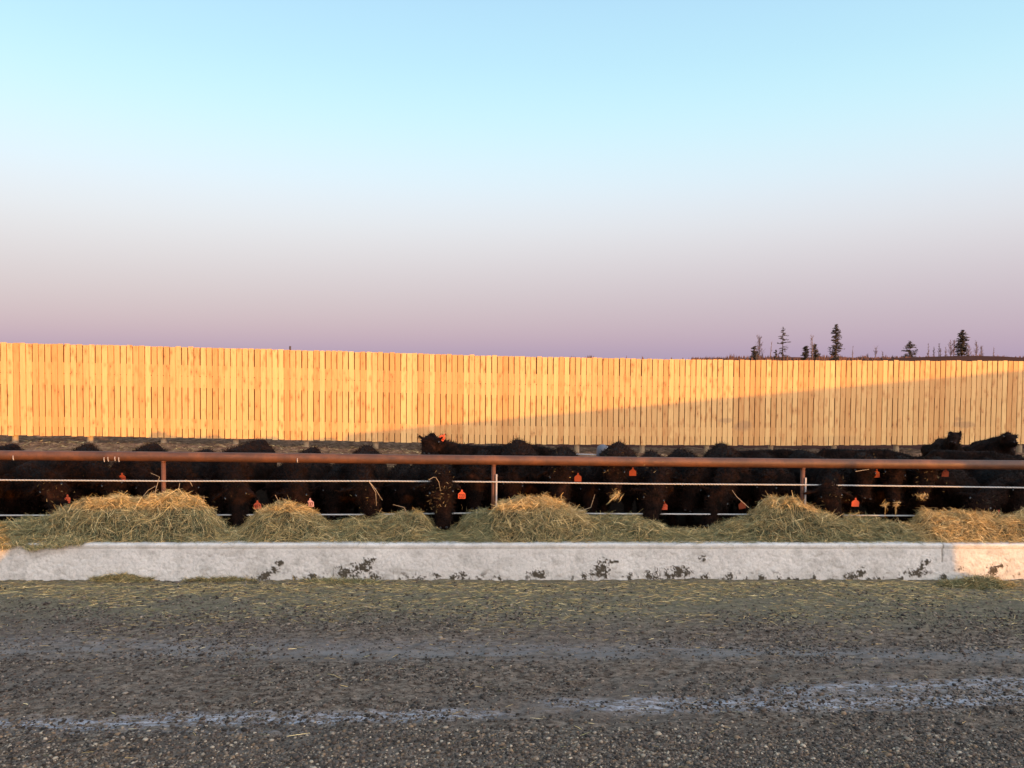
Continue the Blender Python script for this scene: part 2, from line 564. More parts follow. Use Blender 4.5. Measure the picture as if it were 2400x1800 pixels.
def far_z(x, y):
    hill = 1.6 * sst(40, 190, y) * sst(20, 90, x) * (0.7 + 0.3 * vnoise(x / 40, y / 60, 3))
    hill = hill + 2.6 * np.exp(-((x - 118) / 26) ** 2) * np.exp(-((y - 200) / 40) ** 2)
    hill = hill + 2.4 * sst(220, 420, y) * sst(50, 130, x)
    hill = hill - 0.012 * np.maximum(0, y - 150) * (1 - sst(0.22, 0.36, x / np.maximum(y, 1.0)))
    return -0.12 + hill + 0.25 * (fbm(x / 12, y / 12, 3, 8) - 0.5) * sst(30, 60, np.hypot(x, y))


a = np.concatenate([-np.geomspace(3000, 12, 40), np.linspace(-10, 10, 9), np.geomspace(12, 3000, 90)])
b = np.concatenate([-np.geomspace(3000, 12, 30), np.linspace(-10, 30, 12), np.geomspace(34, 3000, 90)])
V, Fc = grid(a, b, far_z)
tag(obj('field', mesh_np('field', V, Fc, M_FAR, smooth=True)), kind='structure')

# unseen bank added behind the viewer, crest and gaps shaped to cast evening shadow
tanE = math.tan(R(SUN_EL))
BK_Y = -6.0
def crest(xb):
    s_b = (9.6 - BK_Y) / 0.7071
    X = xb - (9.6 - BK_Y)
    low = np.interp(X, [-30, -8, -6.2, -4, -2, 0, 2, 4, 5.3], [0.95, 0.86, 0.80, 0.82, 0.74, 0.80, 0.92, 0.84, 0.70]) + s_b * tanE
    Xf = xb - 27.5
    s_f = (21.5 - BK_Y) / 0.7071
    ramp_ = np.interp(Xf, [-7.3, 14.9, 30], [0.30, 2.48, 3.9]) + s_f * tanE
    z = np.where(X < 5.2, low, ramp_)
    gap = sst(5.38, 5.62, X) * (1 - sst(6.65, 6.95, X))
    z = z * (1 - gap) + 0.25 * gap
    g2 = np.exp(-((X + 6.6) / 0.16) ** 2)
    z = z * (1 - 0.28 * g2)
    return z + 0.025 * (fbm(xb * 1.1, xb * 0, 4, 77) - 0.5)
xb = np.arange(-34, 75, 0.12)
cz = crest(xb)
prof = [(-3.2, -0.1), (-2.0, 0.35), (-0.8, 0.85), (-0.25, 0.985), (0.0, 1.0), (0.25, 0.985), (0.8, 0.85), (2.0, 0.35), (3.2, -0.1)]
V = []
for d, k in prof:
    V.append(np.stack([xb - d * 0.9, np.full_like(xb, BK_Y) + d * 0.9, cz * k if k > 0 else np.full_like(xb, -0.2)], 1))
V = np.concatenate(V)
n = len(xb)
i = (np.arange(n - 1)[None, :] + np.arange(len(prof) - 1)[:, None] * n).ravel()
tag(obj('shadow_bank', mesh_np('shadow_bank', V, np.stack([i, i + n, i + n + 1, i + 1], 1), M_SHADOWBANK, smooth=True)), kind='structure')

# ---------------------------------------------------------------- windbreak fence
fence = tag(empty('windbreak_fence', (0, 21.6, 0)), 'long pale windbreak of upright spruce boards standing behind the cattle pen', 'fence')
FO = Vector(fence.location)
seg = np.hypot(np.diff(fl[:, 0]), np.diff(fl[:, 1]))
arc = np.concatenate([[0], np.cumsum(seg)])
PITCHB = 0.158
variants = []
for k in range(5):
    mb = MB()
    rr = random.Random(k)
    w = 0.0690 + rr.uniform(-0.0020, 0.0020)
    zs = [0, 0.6, 1.2, 1.8, 2.44]
    bend = [rr.uniform(-0.0035, 0.0035) for _ in zs]
    vs = []
    for z, bd in zip(zs, bend):
        for dx, dy in ((-w, -0.008), (-w + 0.004, -0.012), (w - 0.004, -0.012), (w, -0.008), (w, 0.010), (-w, 0.010)):
            vs.append((dx + bd, dy, z))
    fs = []
    for i in range(4):
        for j in range(6):
            a0 = i * 6 + j; b0 = i * 6 + (j + 1) % 6
            fs.append((a0, b0, b0 + 6, a0 + 6))
    fs.append((5, 4, 3, 2, 1, 0)); fs.append(tuple(range(24, 30)))
    mb.add(vs, fs)
    variants.append(mb.mesh('board', M_BOARD))
nb = int(arc[-1] / PITCHB)
fpos = []
for k in range(nb):
    s = (k + 0.5) * PITCHB + random.uniform(-0.0035, 0.0035)
    x = np.interp(s, arc, fl[:, 0]); y = np.interp(s, arc, fl[:, 1])
    x2 = np.interp(s + 0.2, arc, fl[:, 0]); y2 = np.interp(s + 0.2, arc, fl[:, 1])
    rz = math.atan2(y2 - y, x2 - x)
    zb = np.interp(x, fl[:, 0], fl[:, 2]); zt = np.interp(x, fl[:, 0], fl[:, 3])
    fpos.append((x, y, zb, zt, rz))
for k, (x, y, zb, zt, rz) in enumerate(fpos):
    o = obj('board', random.choice(variants), fence)
    o.location = Vector((x, y + random.uniform(-0.002, 0.002), zb + random.uniform(-0.012, 0.012))) - FO
    o.rotation_euler = (random.uniform(-0.002, 0.002), random.uniform(-0.0022, 0.0022), rz)
    o.scale = (1, 1, (zt - zb + random.uniform(-0.004, 0.006)) / 2.44)
# horizontal rails behind the boards
def railrun(name, z0, z1, dy, th, mat):
    """sections of plank following the fence, fraction of height z0..z1 measured from the foot"""
    step = 22
    for a0 in range(0, len(fpos) - 1, step):
        b0 = min(a0 + step, len(fpos) - 1)
        mb = MB()
        pa, pb = fpos[a0], fpos[b0]
        vs = []
        for (x, y, zb, zt, rz) in (pa, pb):
            H = zt - zb
            sh = 0.002 if (x, y) == pb[:2] else 0.0
            for (dd, zf) in ((0.0125, z0), (0.0125 + th, z0), (0.0125 + th, z1), (0.0125, z1)):
                vs.append((x - sh - FO.x, y + dy + dd - FO.y, zb + H * zf - FO.z))
        mb.add(vs, [(0, 1, 2, 3), (7, 6, 5, 4), (0, 4, 5, 1), (1, 5, 6, 2), (2, 6, 7, 3), (3, 7, 4, 0)])
        mb.obj(name, mat, fence)
railrun('rail', 0.555, 0.675, 0.0, 0.038, M_RAILWOOD)
railrun('rail', 0.685, 0.80, 0.0, 0.038, M_RAILWOOD)
railrun('rail', 0.10, 0.205, 0.0, 0.038, M_RAILWOOD)
# second layer of boards that closes the gaps at the back
mb = MB()
for k in range(len(fpos) - 1):
    x = (fpos[k][0] + fpos[k + 1][0]) / 2; y = (fpos[k][1] + fpos[k + 1][1]) / 2
    zb, zt, rz = fpos[k][2], fpos[k][3], fpos[k][4]
    mb.box((x - FO.x, y + 0.066 - FO.y, (zb + zt) / 2 - 0.01), (0.058, 0.010, (zt - zb) / 2 - 0.01), rz)
o = mb.obj('backing', M_BACKING, fence); o['kind'] = 'stuff'
# posts every twelve boards
for k in range(3, len(fpos), 12):
    x, y, zb, zt, rz = fpos[k]
    mb = MB()
    mb.tube([(x - FO.x, y + 0.17 - FO.y, zb - 0.6), (x - FO.x, y + 0.17 - FO.y, zt - 0.35)], [0.078, 0.07], 12)
    mb.obj('post', M_POSTWOOD, fence, smooth=True)
# board stains (shape of their own, fixed on the boards)
q, c = M_BOARD_STAIN
for (u, v, ru, rv, am) in ((1700, 985, 22, 7, 0.55), (1742, 998, 26, 14, 0.6), (2258, 995, 34, 9, 0.6), (2248, 982, 12, 5, 0.5), (1960, 1030, 60, 14, 0.22)):
    Y = px(FY, u)
    p = P(u, v, Y)
    sc = 1800 / Y
    vmn = q.n('ShaderNodeVectorMath', operation='SUBTRACT'); q.l(q.pos, vmn.inputs[0]); vmn.inputs[1].default_value = p
    v2 = q.n('ShaderNodeVectorMath', operation='MULTIPLY'); q.l(vmn.outputs[0], v2.inputs[0]); v2.inputs[1].default_value = (sc / ru, 0, sc / rv)
    ln = q.n('ShaderNodeVectorMath', operation='LENGTH'); q.l(v2.outputs[0], ln.inputs[0])
    d = q.math('ADD', ln.outputs['Value'], q.math('MULTIPLY', q.noise(q.pos, 6.0, 4), 1.2))
    c = q.mix(q.math('MULTIPLY', q.rng(d, 1.1, 1.7, 1, 0), am), c, (0.36, 0.20, 0.10))
q.color(c).bump(grain, 0.25, 0.004)

# ---------------------------------------------------------------- concrete feed bunk
bunk = tag(empty('feed_bunk', (0, 9.6, 0)), 'long low concrete feed bunk with mud splashes along its foot', 'feed bunk')
BO = Vector(bunk.location)
SPL = [(620, 1350, 13, 9), (640, 1335, 10, 6), (656, 1318, 7, 6), (812, 1342, 20, 12), (848, 1330, 22, 10), (860, 1318, 8, 10), (875, 1310, 5, 6), (1258, 1345, 20, 8),
       (1268, 1348, 10, 8), (1410, 1332, 15, 18), (1402, 1345, 18, 8), (1430, 1318, 9, 4), (1445, 1316, 7, 3), (1520, 1350, 9, 9), (1535, 1350, 9, 12),
       (1570, 1348, 12, 9), (1590, 1340, 24, 10), (1648, 1310, 9, 5), (2000, 1350, 20, 7), (2018, 1342, 10, 9), (2145, 1342, 20, 8), (2158, 1330, 8, 10),
       (2172, 1318, 7, 6), (2250, 1335, 9, 4), (2325, 1338, 12, 9), (2345, 1326, 14, 4), (731, 1350, 8, 8), (880, 1352, 10, 7), (983, 1357, 9, 7), (1025, 1350, 8, 7),
       (1065, 1352, 7, 6), (1085, 1348, 8, 8), (1125, 1357, 5, 4), (1170, 1355, 5, 5), (1370, 1350, 7, 6), (1475, 1352, 6, 8), (1625, 1357, 6, 5), (1650, 1350, 8, 7),
       (1693, 1357, 5, 5), (1712, 1352, 9, 8), (1748, 1356, 5, 4), (1785, 1355, 7, 6), (1825, 1355, 6, 5), (1845, 1357, 6, 4), (1865, 1358, 7, 5), (1908, 1353, 4, 5),
       (2035, 1357, 7, 4), (2058, 1357, 7, 5), (2110, 1356, 6, 5), (2210, 1354, 8, 9), (690, 1356, 5, 5), (760, 1356, 5, 4), (940, 1357, 4, 4), (1150, 1357, 5, 4)]
xs = np.arange(-9.5, 10.0, 0.0095)
prof = [(0.050, 0.455), (0.012, 0.452), (0.0, 0.445), (-0.002, 0.43), (0.0, 0.405), (0.006, 0.395)] 
zs = np.concatenate([np.linspace(0.392, -0.05, 46)])
top = [(0.150, 0.455)] + prof
prof_y = np.array([p[0] for p in top] + [0.006 - 0.02 * (0.39 - z) / 0.39 for z in zs])
prof_z = np.array([p[1] for p in top] + list(zs))
X = np.repeat(xs[None, :], len(prof_z), 0); Zp = np.repeat(prof_z[:, None], len(xs), 1)
Yp = bunkY(X) + np.repeat(prof_y[:, None], len(xs), 1)
# px mapping of the face for the splashes
Zw = Zp + 0.008 * (fbm(X * 1.3, X * 0 + 2, 3, 31) - 0.5) + np.where(Zp > 0.43, 0.006 * (fbm(X * 9, X * 0, 3, 33) - 0.5), 0)
lump = (fbm(X * 14, Zp * 14, 4, 21) - 0.5) * 0.006 * (Zp < 0.40)
pits = sst(0.54, 0.66, fbm(X * 26, Zp * 34, 3, 22)) * 0.009 * sst(0.40, 0.32, Zp) if False else sst(0.54, 0.66, fbm(X * 26, Zp * 34, 3, 22)) * 0.004 * (1 - sst(0.30, 0.39, Zp))
dirt = np.zeros_like(X); nzs = 0.5 * fbm(X * 30, Zp * 30, 4, 41) + 0.5 * vnoise(X * 70, Zp * 70, 42)
for (u, v, ru, rv) in SPL:
    p = P(u, v, bunkY((u - 1200) / 1800 * 9.4))
    sc = 1800 / 9.35
    dx = (X - p.x) * sc / (ru * 0.88); dz = (Zp - p.z) * sc / (rv * 0.88)
    d = dx * dx + dz * dz
    dirt = np.maximum(dirt, 1 - sst(0.75, 1.25, np.sqrt(d) * 0.9 + (nzs - 0.5) * 3.6))
# faint streaks in the paint of mud near the foot
foot = sst(0.16, 0.04, Zp) if False else (1 - sst(0.05, 0.16, Zp))
dirt = np.maximum(dirt, foot * sst(0.66, 0.74, fbm(X * 26, Zp * 20, 3, 44)) * (X > -3.2) * 0.8)
grime = 0.35 * sst(0.5, 0.75, fbm(X * 7, Zp * 9, 4, 46)) + 0.30 * sst(0.57, 0.68, fbm(X * 40, Zp * 34, 3, 22)) * (Zp < 0.37) + 0.22 * (np.abs(Zp - 0.398) < 0.006) + 0.2 * foot * fbm(X * 3, Zp * 6, 3, 48)
pj = P(2206, 1300, 9.55)
jx = pj.x + 0.045 * (fbm(Zp * 9, Zp * 0, 3, 51) - 0.5) + (0.46 - Zp) * 0.06
crack = (np.abs(X - jx) < 0.010) & (Zp > 0.22)
grime = np.where(crack, 1.0, grime); Yp = Yp + np.where(crack, 0.008, 0) + pits - lump - dirt * 0.006
ncol = np.stack([dirt.ravel(), grime.ravel(), 0 * dirt.ravel()], 1)
V = np.stack([X.ravel(), Yp.ravel() - BO.y, Zw.ravel()], 1)
nx = len(xs)
i = (np.arange(nx - 1)[None, :] + np.arange(len(prof_z) - 1)[:, None] * nx).ravel()
Fc = np.stack([i, i + nx, i + nx + 1, i + 1], 1)
obj('front_wall', mesh_np('front_wall', V, Fc, M_CONC, ncol, smooth=True), bunk)
for nm, ya, yb, za, zb2 in (('inner_wall', 0.148, 0.152, 0.12, 0.455), ('trough_floor', 0.15, 0.82, 0.06, 0.13), ('rear_wall', 0.82, 0.97, -0.05, 0.24)):
    mb = MB()
    vs = []
    for x in (-9.5, 9.98):
        for (y, z) in ((ya, za), (yb, za), (yb, zb2), (ya, zb2)):
            vs.append((x, bunkY(x) + y - BO.y, z))
    mb.add(vs, [(0, 1, 2, 3), (7, 6, 5, 4), (0, 4, 5, 1), (1, 5, 6, 2), (2, 6, 7, 3), (3, 7, 4, 0)])
    me = mb.mesh(nm, M_CONC if nm == 'inner_wall' else M_CONCDARK)
    obj(nm, me, bunk)

# ---------------------------------------------------------------- pipe fence over the bunk
feed = tag(empty('pipe_fence', (0, 10.25, 0)), 'rusty pipe feed rail on short posts with two cables strung beneath it', 'fence')
PO = Vector(feed.location)
RY = lambda u: float(np.interp(u, [-300, 0, 1200, 2400, 2700], [9.98, 10.05, 10.25, 10.45, 10.5]))
railv = [(-300, 1063), (0, 1067), (383, 1070), (1158, 1078.5), (1882, 1086), (2400, 1090), (2700, 1092.5)]
pts = [P(u, px(railv, u), RY(u)) for u in range(-300, 2701, 12)]
n = 20; rad = 0.0645
pp = np.array([list(p - PO) for p in pts])
ang = np.linspace(0, 2 * np.pi, n, endpoint=False)
V = np.zeros((len(pp), n, 3)); V[:, :, 0] = pp[:, None, 0]
V[:, :, 1] = pp[:, None, 1] + rad * np.cos(ang)[None, :]
V[:, :, 2] = pp[:, None, 2] + rad * np.sin(ang)[None, :]
colr = np.zeros((len(pp), n, 3))
us = np.arange(-300, 2701, 12)
i = (np.arange(len(pp) - 1)[:, None] * n)
j = np.arange(n)[None, :]
Fc = np.stack([(i + j), (i + (j + 1) % n), (i + n + (j + 1) % n), (i + n + j)], 2).reshape(-1, 4)
obj('top_rail', mesh_np('top_rail', V.reshape(-1, 3), Fc, M_PIPE, colr.reshape(-1, 3), smooth=True), feed)
for (u, v) in ((250, 1074), (259, 1073), (275, 1072), (284, 1074), (38, 1070), (700, 1076)):
    p = P(u, v, RY(u)) - PO
    mb = MB()
    for k in range(5):
        t = k / 4
        zz = 0.018 - 0.045 * t
        mb.tube([(p.x + random.uniform(-.002, .002), p.y - math.sqrt(max(rad ** 2 - zz ** 2, 0)) - 0.001, p.z + zz),
                 (p.x, p.y - math.sqrt(max(rad ** 2 - (zz - 0.012) ** 2, 0)) - 0.001, p.z + zz - 0.012)], [0.007 if k != 1 else 0.004, 0.006], 6)
    mb.obj('splash_mark', M_ANGLE, feed, smooth=True)
def dz_post(u, vt, vb):
    a = P(u, vt, RY(u)); 
    return a
for u, bracket in ((-360, 0), (383, 0), (1157, 1), (1882, 1), (2600, 1)):
    p = P(u, px(railv, u), RY(u)) - PO
    mb = MB()
    mb.tube([(p.x, p.y, 0.3), (p.x, p.y, p.z - 0.03)], 0.029, 14)
    mb.obj('post', M_POST, feed, smooth=True)
    # weld collar under the rail
    mb = MB(); mb.tube([(p.x, p.y, p.z - 0.078), (p.x, p.y, p.z - 0.055)], [0.032, 0.037], 14)
    mb.obj('weld', M_POST, feed, smooth=True)
    if bracket:
        a = P(u + 7, 1112 if u < 1500 else 1120, RY(u) - 0.05) - PO
        mb = MB(); mb.box((a.x, p.y - 0.042, (a.z + 0.45) / 2), (0.010, 0.008, (a.z - 0.45) / 2))
        mb.box((a.x + 0.006, p.y - 0.030, (a.z + 0.45) / 2), (0.003, 0.010, (a.z - 0.45) / 2))
        mb.obj('cable_bracket', M_ANGLE, feed)
def cable(name, prs, rr, off, twist=True):
    p3 = [P(u, px(prs, u), RY(u) + off) for u in np.arange(-300, 2701, 25)]
    s = np.concatenate([[0], np.cumsum([ (p3[k + 1] - p3[k]).length for k in range(len(p3) - 1)])])
    arr = np.array([list(p - PO) for p in p3])
    t = np.arange(0, s[-1], 0.02)
    C = np.stack([np.interp(t, s, arr[:, k]) for k in range(3)], 1)
    m_ = 3 if twist else 1
    Vs = []; Fs = []; b_ = 0
    for st in range(m_):
        ph = 2 * np.pi * st / 3
        cc = C.copy()
        if twist:
            cc[:, 1] += rr * 0.5 * np.cos(t * 50 + ph); cc[:, 2] += rr * 0.5 * np.sin(t * 50 + ph)
        n_ = 6
        an = np.linspace(0, 2 * np.pi, n_, endpoint=False)
        r_ = rr * (0.55 if twist else 1.0)
        v = np.zeros((len(cc), n_, 3)); v[:, :, 0] = cc[:, None, 0]
        v[:, :, 1] = cc[:, None, 1] + r_ * np.cos(an); v[:, :, 2] = cc[:, None, 2] + r_ * np.sin(an)
        i = (np.arange(len(cc) - 1)[:, None] * n_); j = np.arange(n_)[None, :]
        f = np.stack([(i + j), (i + (j + 1) % n_), (i + n_ + (j + 1) % n_), (i + n_ + j)], 2).reshape(-1, 4) + b_
        b_ += len(cc) * n_
        Vs.append(v.reshape(-1, 3)); Fs.append(f)
    obj(name, mesh_np(name, np.concatenate(Vs), np.concatenate(Fs), M_CABLE, smooth=True), feed)
cable('upper_cable', [(-300, 1124), (0, 1125), (400, 1127.5), (900, 1127.5), (1162, 1129.5), (1500, 1134), (1890, 1136.5), (2100, 1139), (2400, 1143), (2700, 1146)], 0.0105, -0.05)
cable('lower_cable', [(-300, 1208), (0, 1208), (600, 1207), (860, 1206), (1162, 1202), (1400, 1204), (1800, 1206), (2000, 1208), (2400, 1210), (2700, 1212)], 0.0105, -0.05, False)


# ---------------------------------------------------------------- hay
GREEN = np.array([[0.13, 0.135, 0.070], [0.20, 0.185, 0.095], [0.085, 0.095, 0.055], [0.27, 0.235, 0.13]])
GOLD = np.array([[0.36, 0.25, 0.105], [0.48, 0.34, 0.15], [0.24, 0.155, 0.07], [0.60, 0.46, 0.25]])


def strands(C, D, Ln, W, colr, curl=0.25, rng=RNG, sag=0.0):
    """C centres (n,3), D unit directions, Ln lengths, W widths -> ribbon strands of two quads each"""
    n = len(C)
    rn = rng.normal(size=(n, 3))
    S = np.cross(D, rn); S /= np.linalg.norm(S, axis=1)[:, None] + 1e-9
    N = np.cross(D, S)
    cv = (rng.normal(size=(n, 1)) * curl) * Ln[:, None]
    p0 = C - D * Ln[:, None] / 2; p2 = C + D * Ln[:, None] / 2
    p1 = C + N * cv * 0.5
    p0[:, 2] -= sag * Ln; p2[:, 2] -= sag * Ln
    w = (W / 2)[:, None]
    V = np.stack([p0 - S * w * .6, p0 + S * w * .6, p1 - S * w, p1 + S * w, p2 - S * w * .4, p2 + S * w * .4], 1)
    b = (np.arange(n) * 6)[:, None]
    Fc = np.concatenate([b + np.array([[0, 1, 3, 2]]), b + np.array([[2, 3, 5, 4]])], 0)
    return V.reshape(-1, 3), Fc, np.repeat(colr, 6, 0)


def hay_colors(n, gold, rng=RNG):
    """gold: (n,) 0..1 share of gold strands"""
    pick = rng.random(n) < gold
    g = GREEN[rng.integers(0, 4, n)]; o = GOLD[rng.integers(0, 4, n)]
    c = np.where(pick[:, None], o, g)
    return c * rng.uniform(0.5, 1.7, (n, 1)) * np.array([[1.06, 1.0, 0.88]])


TOPV = [(-600, 1225), (0, 1227), (60, 1224), (130, 1217), (170, 1195), (200, 1184), (230, 1173), (300, 1167), (340, 1168), (380, 1172), (430, 1166), (470, 1174), (500, 1192), (520, 1215), (535, 1242), (560, 1246), (590, 1232), (612, 1205),
        (635, 1186), (690, 1186), (730, 1203), (760, 1222), (780, 1234), (830, 1226), (900, 1221), (950, 1208), (985, 1202), (1005, 1222), (1020, 1243), (1060, 1240), (1100, 1218), (1150, 1207), (1172, 1185),
        (1210, 1174), (1280, 1177), (1340, 1197), (1375, 1214), (1400, 1222), (1440, 1219), (1480, 1219), (1530, 1228), (1570, 1250), (1610, 1272), (1640, 1268), (1680, 1246), (1720, 1238), (1760, 1220), (1790, 1200),
        (1818, 1180), (1860, 1178), (1895, 1198), (1930, 1214), (1990, 1220), (2040, 1235), (2080, 1236), (2130, 1243), (2160, 1238), (2180, 1219), (2250, 1222), (2320, 1224), (2400, 1221), (3000, 1222)]
UX = np.array([P(u, v, 9.85).x for u, v in TOPV]); UZ = np.array([P(u, v, 9.85).z for u, v in TOPV])


def hay_top(x):
    return np.interp(x, UX, UZ)


def hay_z(x, y):
    by = bunkY(x)
    t = y - by
    top = hay_top(x)
    k = sst(0.04, 0.42, t) * (1 - sst(0.62, 0.86, t) * 0.75)
    base = 0.44
    z = base + (np.maximum(top, 0.47) - base) * k ** 0.85
    z = z + (0.17 * (fbm(x * 4.2, y * 6, 3, 61) - 0.5) + 0.07 * (fbm(x * 13, y * 15, 3, 62) - 0.5)) * sst(0.02, 0.12, t) * sst(0.44, 0.60, z)
    # overhang on the lip at the far left and thin wisps elsewhere
    return z


def zone(u0, u1):
    return P(u0, 1200, 9.85).x, P(u1, 1200, 9.85).x


HEAPS = [  # name, u0, u1, gold low, gold high, label
    (-520, 165, 0.10, 0.25, 'low drift of dull green hay spilling over the bunk lip at the left edge'),
    (165, 532, 0.30, 0.75, 'widest tall hay heap, around the foot of the left rusty post'),
    (532, 765, 0.35, 0.85, 'hay heap with upright stalks on top, beside a bright orange numbered tag'),
    (765, 1020, 0.25, 0.45, 'long low hay heap left of the straw-speckled face reaching down'),
    (1020, 1160, 0.04, 0.10, 'dull grey-green hay slope beneath the middle rusty post'),
    (1160, 1385, 0.50, 0.85, 'steep golden hay heap just right of the middle post'),
    (1385, 1625, 0.22, 0.40, 'rounded green hay heap sloping down to the lowest dip in the feed'),
    (1625, 2140, 0.20, 0.80, 'hay heap below the right post with a golden peak and green skirt'),
    (2140, 2950, 0.85, 0.95, 'level straw-coloured hay at the right end above the sunlit concrete'),
]
for (u0, u1, g0, g1, lab) in HEAPS:
    xa, xb_ = zone(u0, u1)
    root = tag(empty('hay_heap', ((xa + xb_) / 2, 9.8, 0.13)), lab, 'hay', 'heaps of hay lying in the feed bunk')
    RO = np.array(root.location)
    xs = np.arange(xa, xb_ + 0.02, 0.02); ts = np.arange(0.03, 0.84, 0.02)
    X, T = np.meshgrid(xs, ts)
    Y = bunkY(X) + T
    Z = hay_z(X, Y) - 0.02
    V = np.stack([X.ravel(), Y.ravel(), Z.ravel()], 1) - RO
    nx = len(xs)
    i = (np.arange(nx - 1)[None, :] + np.arange(len(ts) - 1)[:, None] * nx).ravel()
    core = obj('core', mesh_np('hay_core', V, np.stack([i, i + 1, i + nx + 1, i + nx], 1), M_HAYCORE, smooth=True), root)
    n = int((xb_ - xa) * 5200)
    x = RNG.uniform(xa, xb_, n)
    t = 0.03 + 0.62 * RNG.random(n) ** 0.8
    y = bunkY(x) + t
    z = hay_z(x, y)
    e = 0.01
    gx = (hay_z(x + e, y) - z) / e * 0.7; gy = (hay_z(x, y + e) - z) / e * 0.7
    a = fbm(x * 2.6, y * 3.5, 3, 68) * 14 + RNG.normal(0, 0.75, n)
    d = np.stack([np.cos(a) * 1.25, np.sin(a), gx * np.cos(a) * 1.25 + gy * np.sin(a) + RNG.normal(0, 0.32, n)], 1)
    d /= np.linalg.norm(d, axis=1)[:, None]
    ln = RNG.uniform(0.05, 0.22, n) * np.where(RNG.random(n) < 0.06, 1.5, 1.0)
    w = RNG.uniform(0.0016, 0.0045, n) * np.where(RNG.random(n) < 0.06, 1.5, 1.0)
    hi = sst(0.50, 0.80, z) if g1 < 0.9 else np.ones(n)
    patch = sst(0.40, 0.62, fbm(x * 3.1, y * 4, 3, 66))
    gold = 0.10 + g0 + (g1 - g0) * hi * (0.35 + 0.65 * patch)  # more gold strands higher up, colouring the heap tops as if sunlit
    cc = hay_colors(n, gold)
    C = np.stack([x, y, z + RNG.uniform(-0.025, 0.04, n)], 1)
    V, Fc, cl = strands(C, d, ln, w, cc)
    # loose stalks standing out along the ridge
    m_ = int((xb_ - xa) * 110)
    x = RNG.uniform(xa, xb_, m_); t = RNG.uniform(0.3, 0.5, m_)
    y = bunkY(x) + t; z = hay_z(x, y)
    a = RNG.uniform(0, 2 * np.pi, m_); up = RNG.uniform(0.3, 1.6, m_)
    d = np.stack([np.cos(a), 0.5 * np.sin(a), up], 1); d /= np.linalg.norm(d, axis=1)[:, None]
    ln2 = RNG.uniform(0.06, 0.20, m_)
    C = np.stack([x, y, z + ln2 * 0.25], 1)
    V2, F2, c2 = strands(C, d, ln2, RNG.uniform(0.0025, 0.0045, m_), hay_colors(m_, np.full(m_, min(1, g1 + 0.1))) * 1.15)
    V = np.concatenate([V, V2]) - RO; Fc = np.concatenate([Fc, F2 + len(cl)]); cl = np.concatenate([cl, c2])
    s_ = obj('hay_strands', mesh_np('hay_strands', V, Fc, M_HAY, cl), root)
    s_['kind'] = 'stuff'

# matted hay hanging over the lip at the left end
n = 7000
x = RNG.uniform(P(-200, 1280, 9.1).x, P(190, 1280, 9.1).x, n); k = 0.4 + 0.6 * sst(0.3, 0.6, fbm(x * 3.4, x * 0, 3, 95))
k = k * (1 - 0.75 * sst(P(90, 1280, 9.1).x, P(180, 1280, 9.1).x, x))
tt = RNG.random(n) ** 0.7
y = bunkY(x) + 0.12 - 0.15 * tt - 0.012; z = 0.485 - 0.105 * tt * k * (tt > 0.4) + RNG.uniform(0, 0.03, n)
a = RNG.uniform(0, 6.28, n); d = np.stack([np.cos(a) * 1.3, 0.25 * np.sin(a), np.sin(a) * 0.7], 1); d /= np.linalg.norm(d, axis=1)[:, None]
V, Fc, cl = strands(np.stack([x, y - 0.01, z], 1), d, RNG.uniform(0.03, 0.11, n), RNG.uniform(0.002, 0.005, n), hay_colors(n, np.full(n, 0.25)))
tag(obj('hay_fringe', mesh_np('hay_fringe', V, Fc, M_HAY, cl)), 'fringe of matted green hay hanging over the concrete lip at the far left', 'hay', kind='stuff')

# long single stalks seen against the cattle
mb_specs = [((362, 1160), (372, 1118), (350, 1110)), ((420, 1170), (417, 1150), (418, 1133)), ((435, 1125), (444, 1130), (448, 1141)), ((475, 1185), (477, 1170), (475, 1163)),
            ((863, 1126), (880, 1148), (895, 1174)), ((866, 1130), (880, 1155), (881, 1187)), ((1340, 1205), (1385, 1190), (1395, 1160)), ((1022, 1120), (1028, 1130), (1032, 1152)),
            ((1005, 1125), (1015, 1119), (1022, 1120)), ((955, 1205), (947, 1190), (920, 1184)), ((2005, 1105), (2022, 1103), (2040, 1101)), ((1905, 1185), (1912, 1195), (1922, 1215)),
            ((330, 1170), (345, 1150), (362, 1140)), ((340, 1175), (352, 1158), (368, 1148)), ((645, 1160), (652, 1175), (656, 1190)), ((1755, 1190), (1728, 1165), (1718, 1150))]
V_, F_, c_ = [], [], []
k0 = 0
stalk_mb = MB()
for sp3 in mb_specs:
    pts3 = [P(u, v, 9.80) for u, v in sp3]
    for k, p in enumerate(pts3): p.y += 0.02 * k
    stalk_mb.tube(pts3, [0.0028, 0.0028, 0.0018], 4)
q = Mat('dry_stalk', 0.7, 0.2); q.color((0.42, 0.31, 0.20)); M_STALK = q.m
o = stalk_mb.obj('loose_stalks', M_STALK); tag(o, 'single dry hay stalks sticking up over the feed heaps', 'hay stalks', kind='stuff')

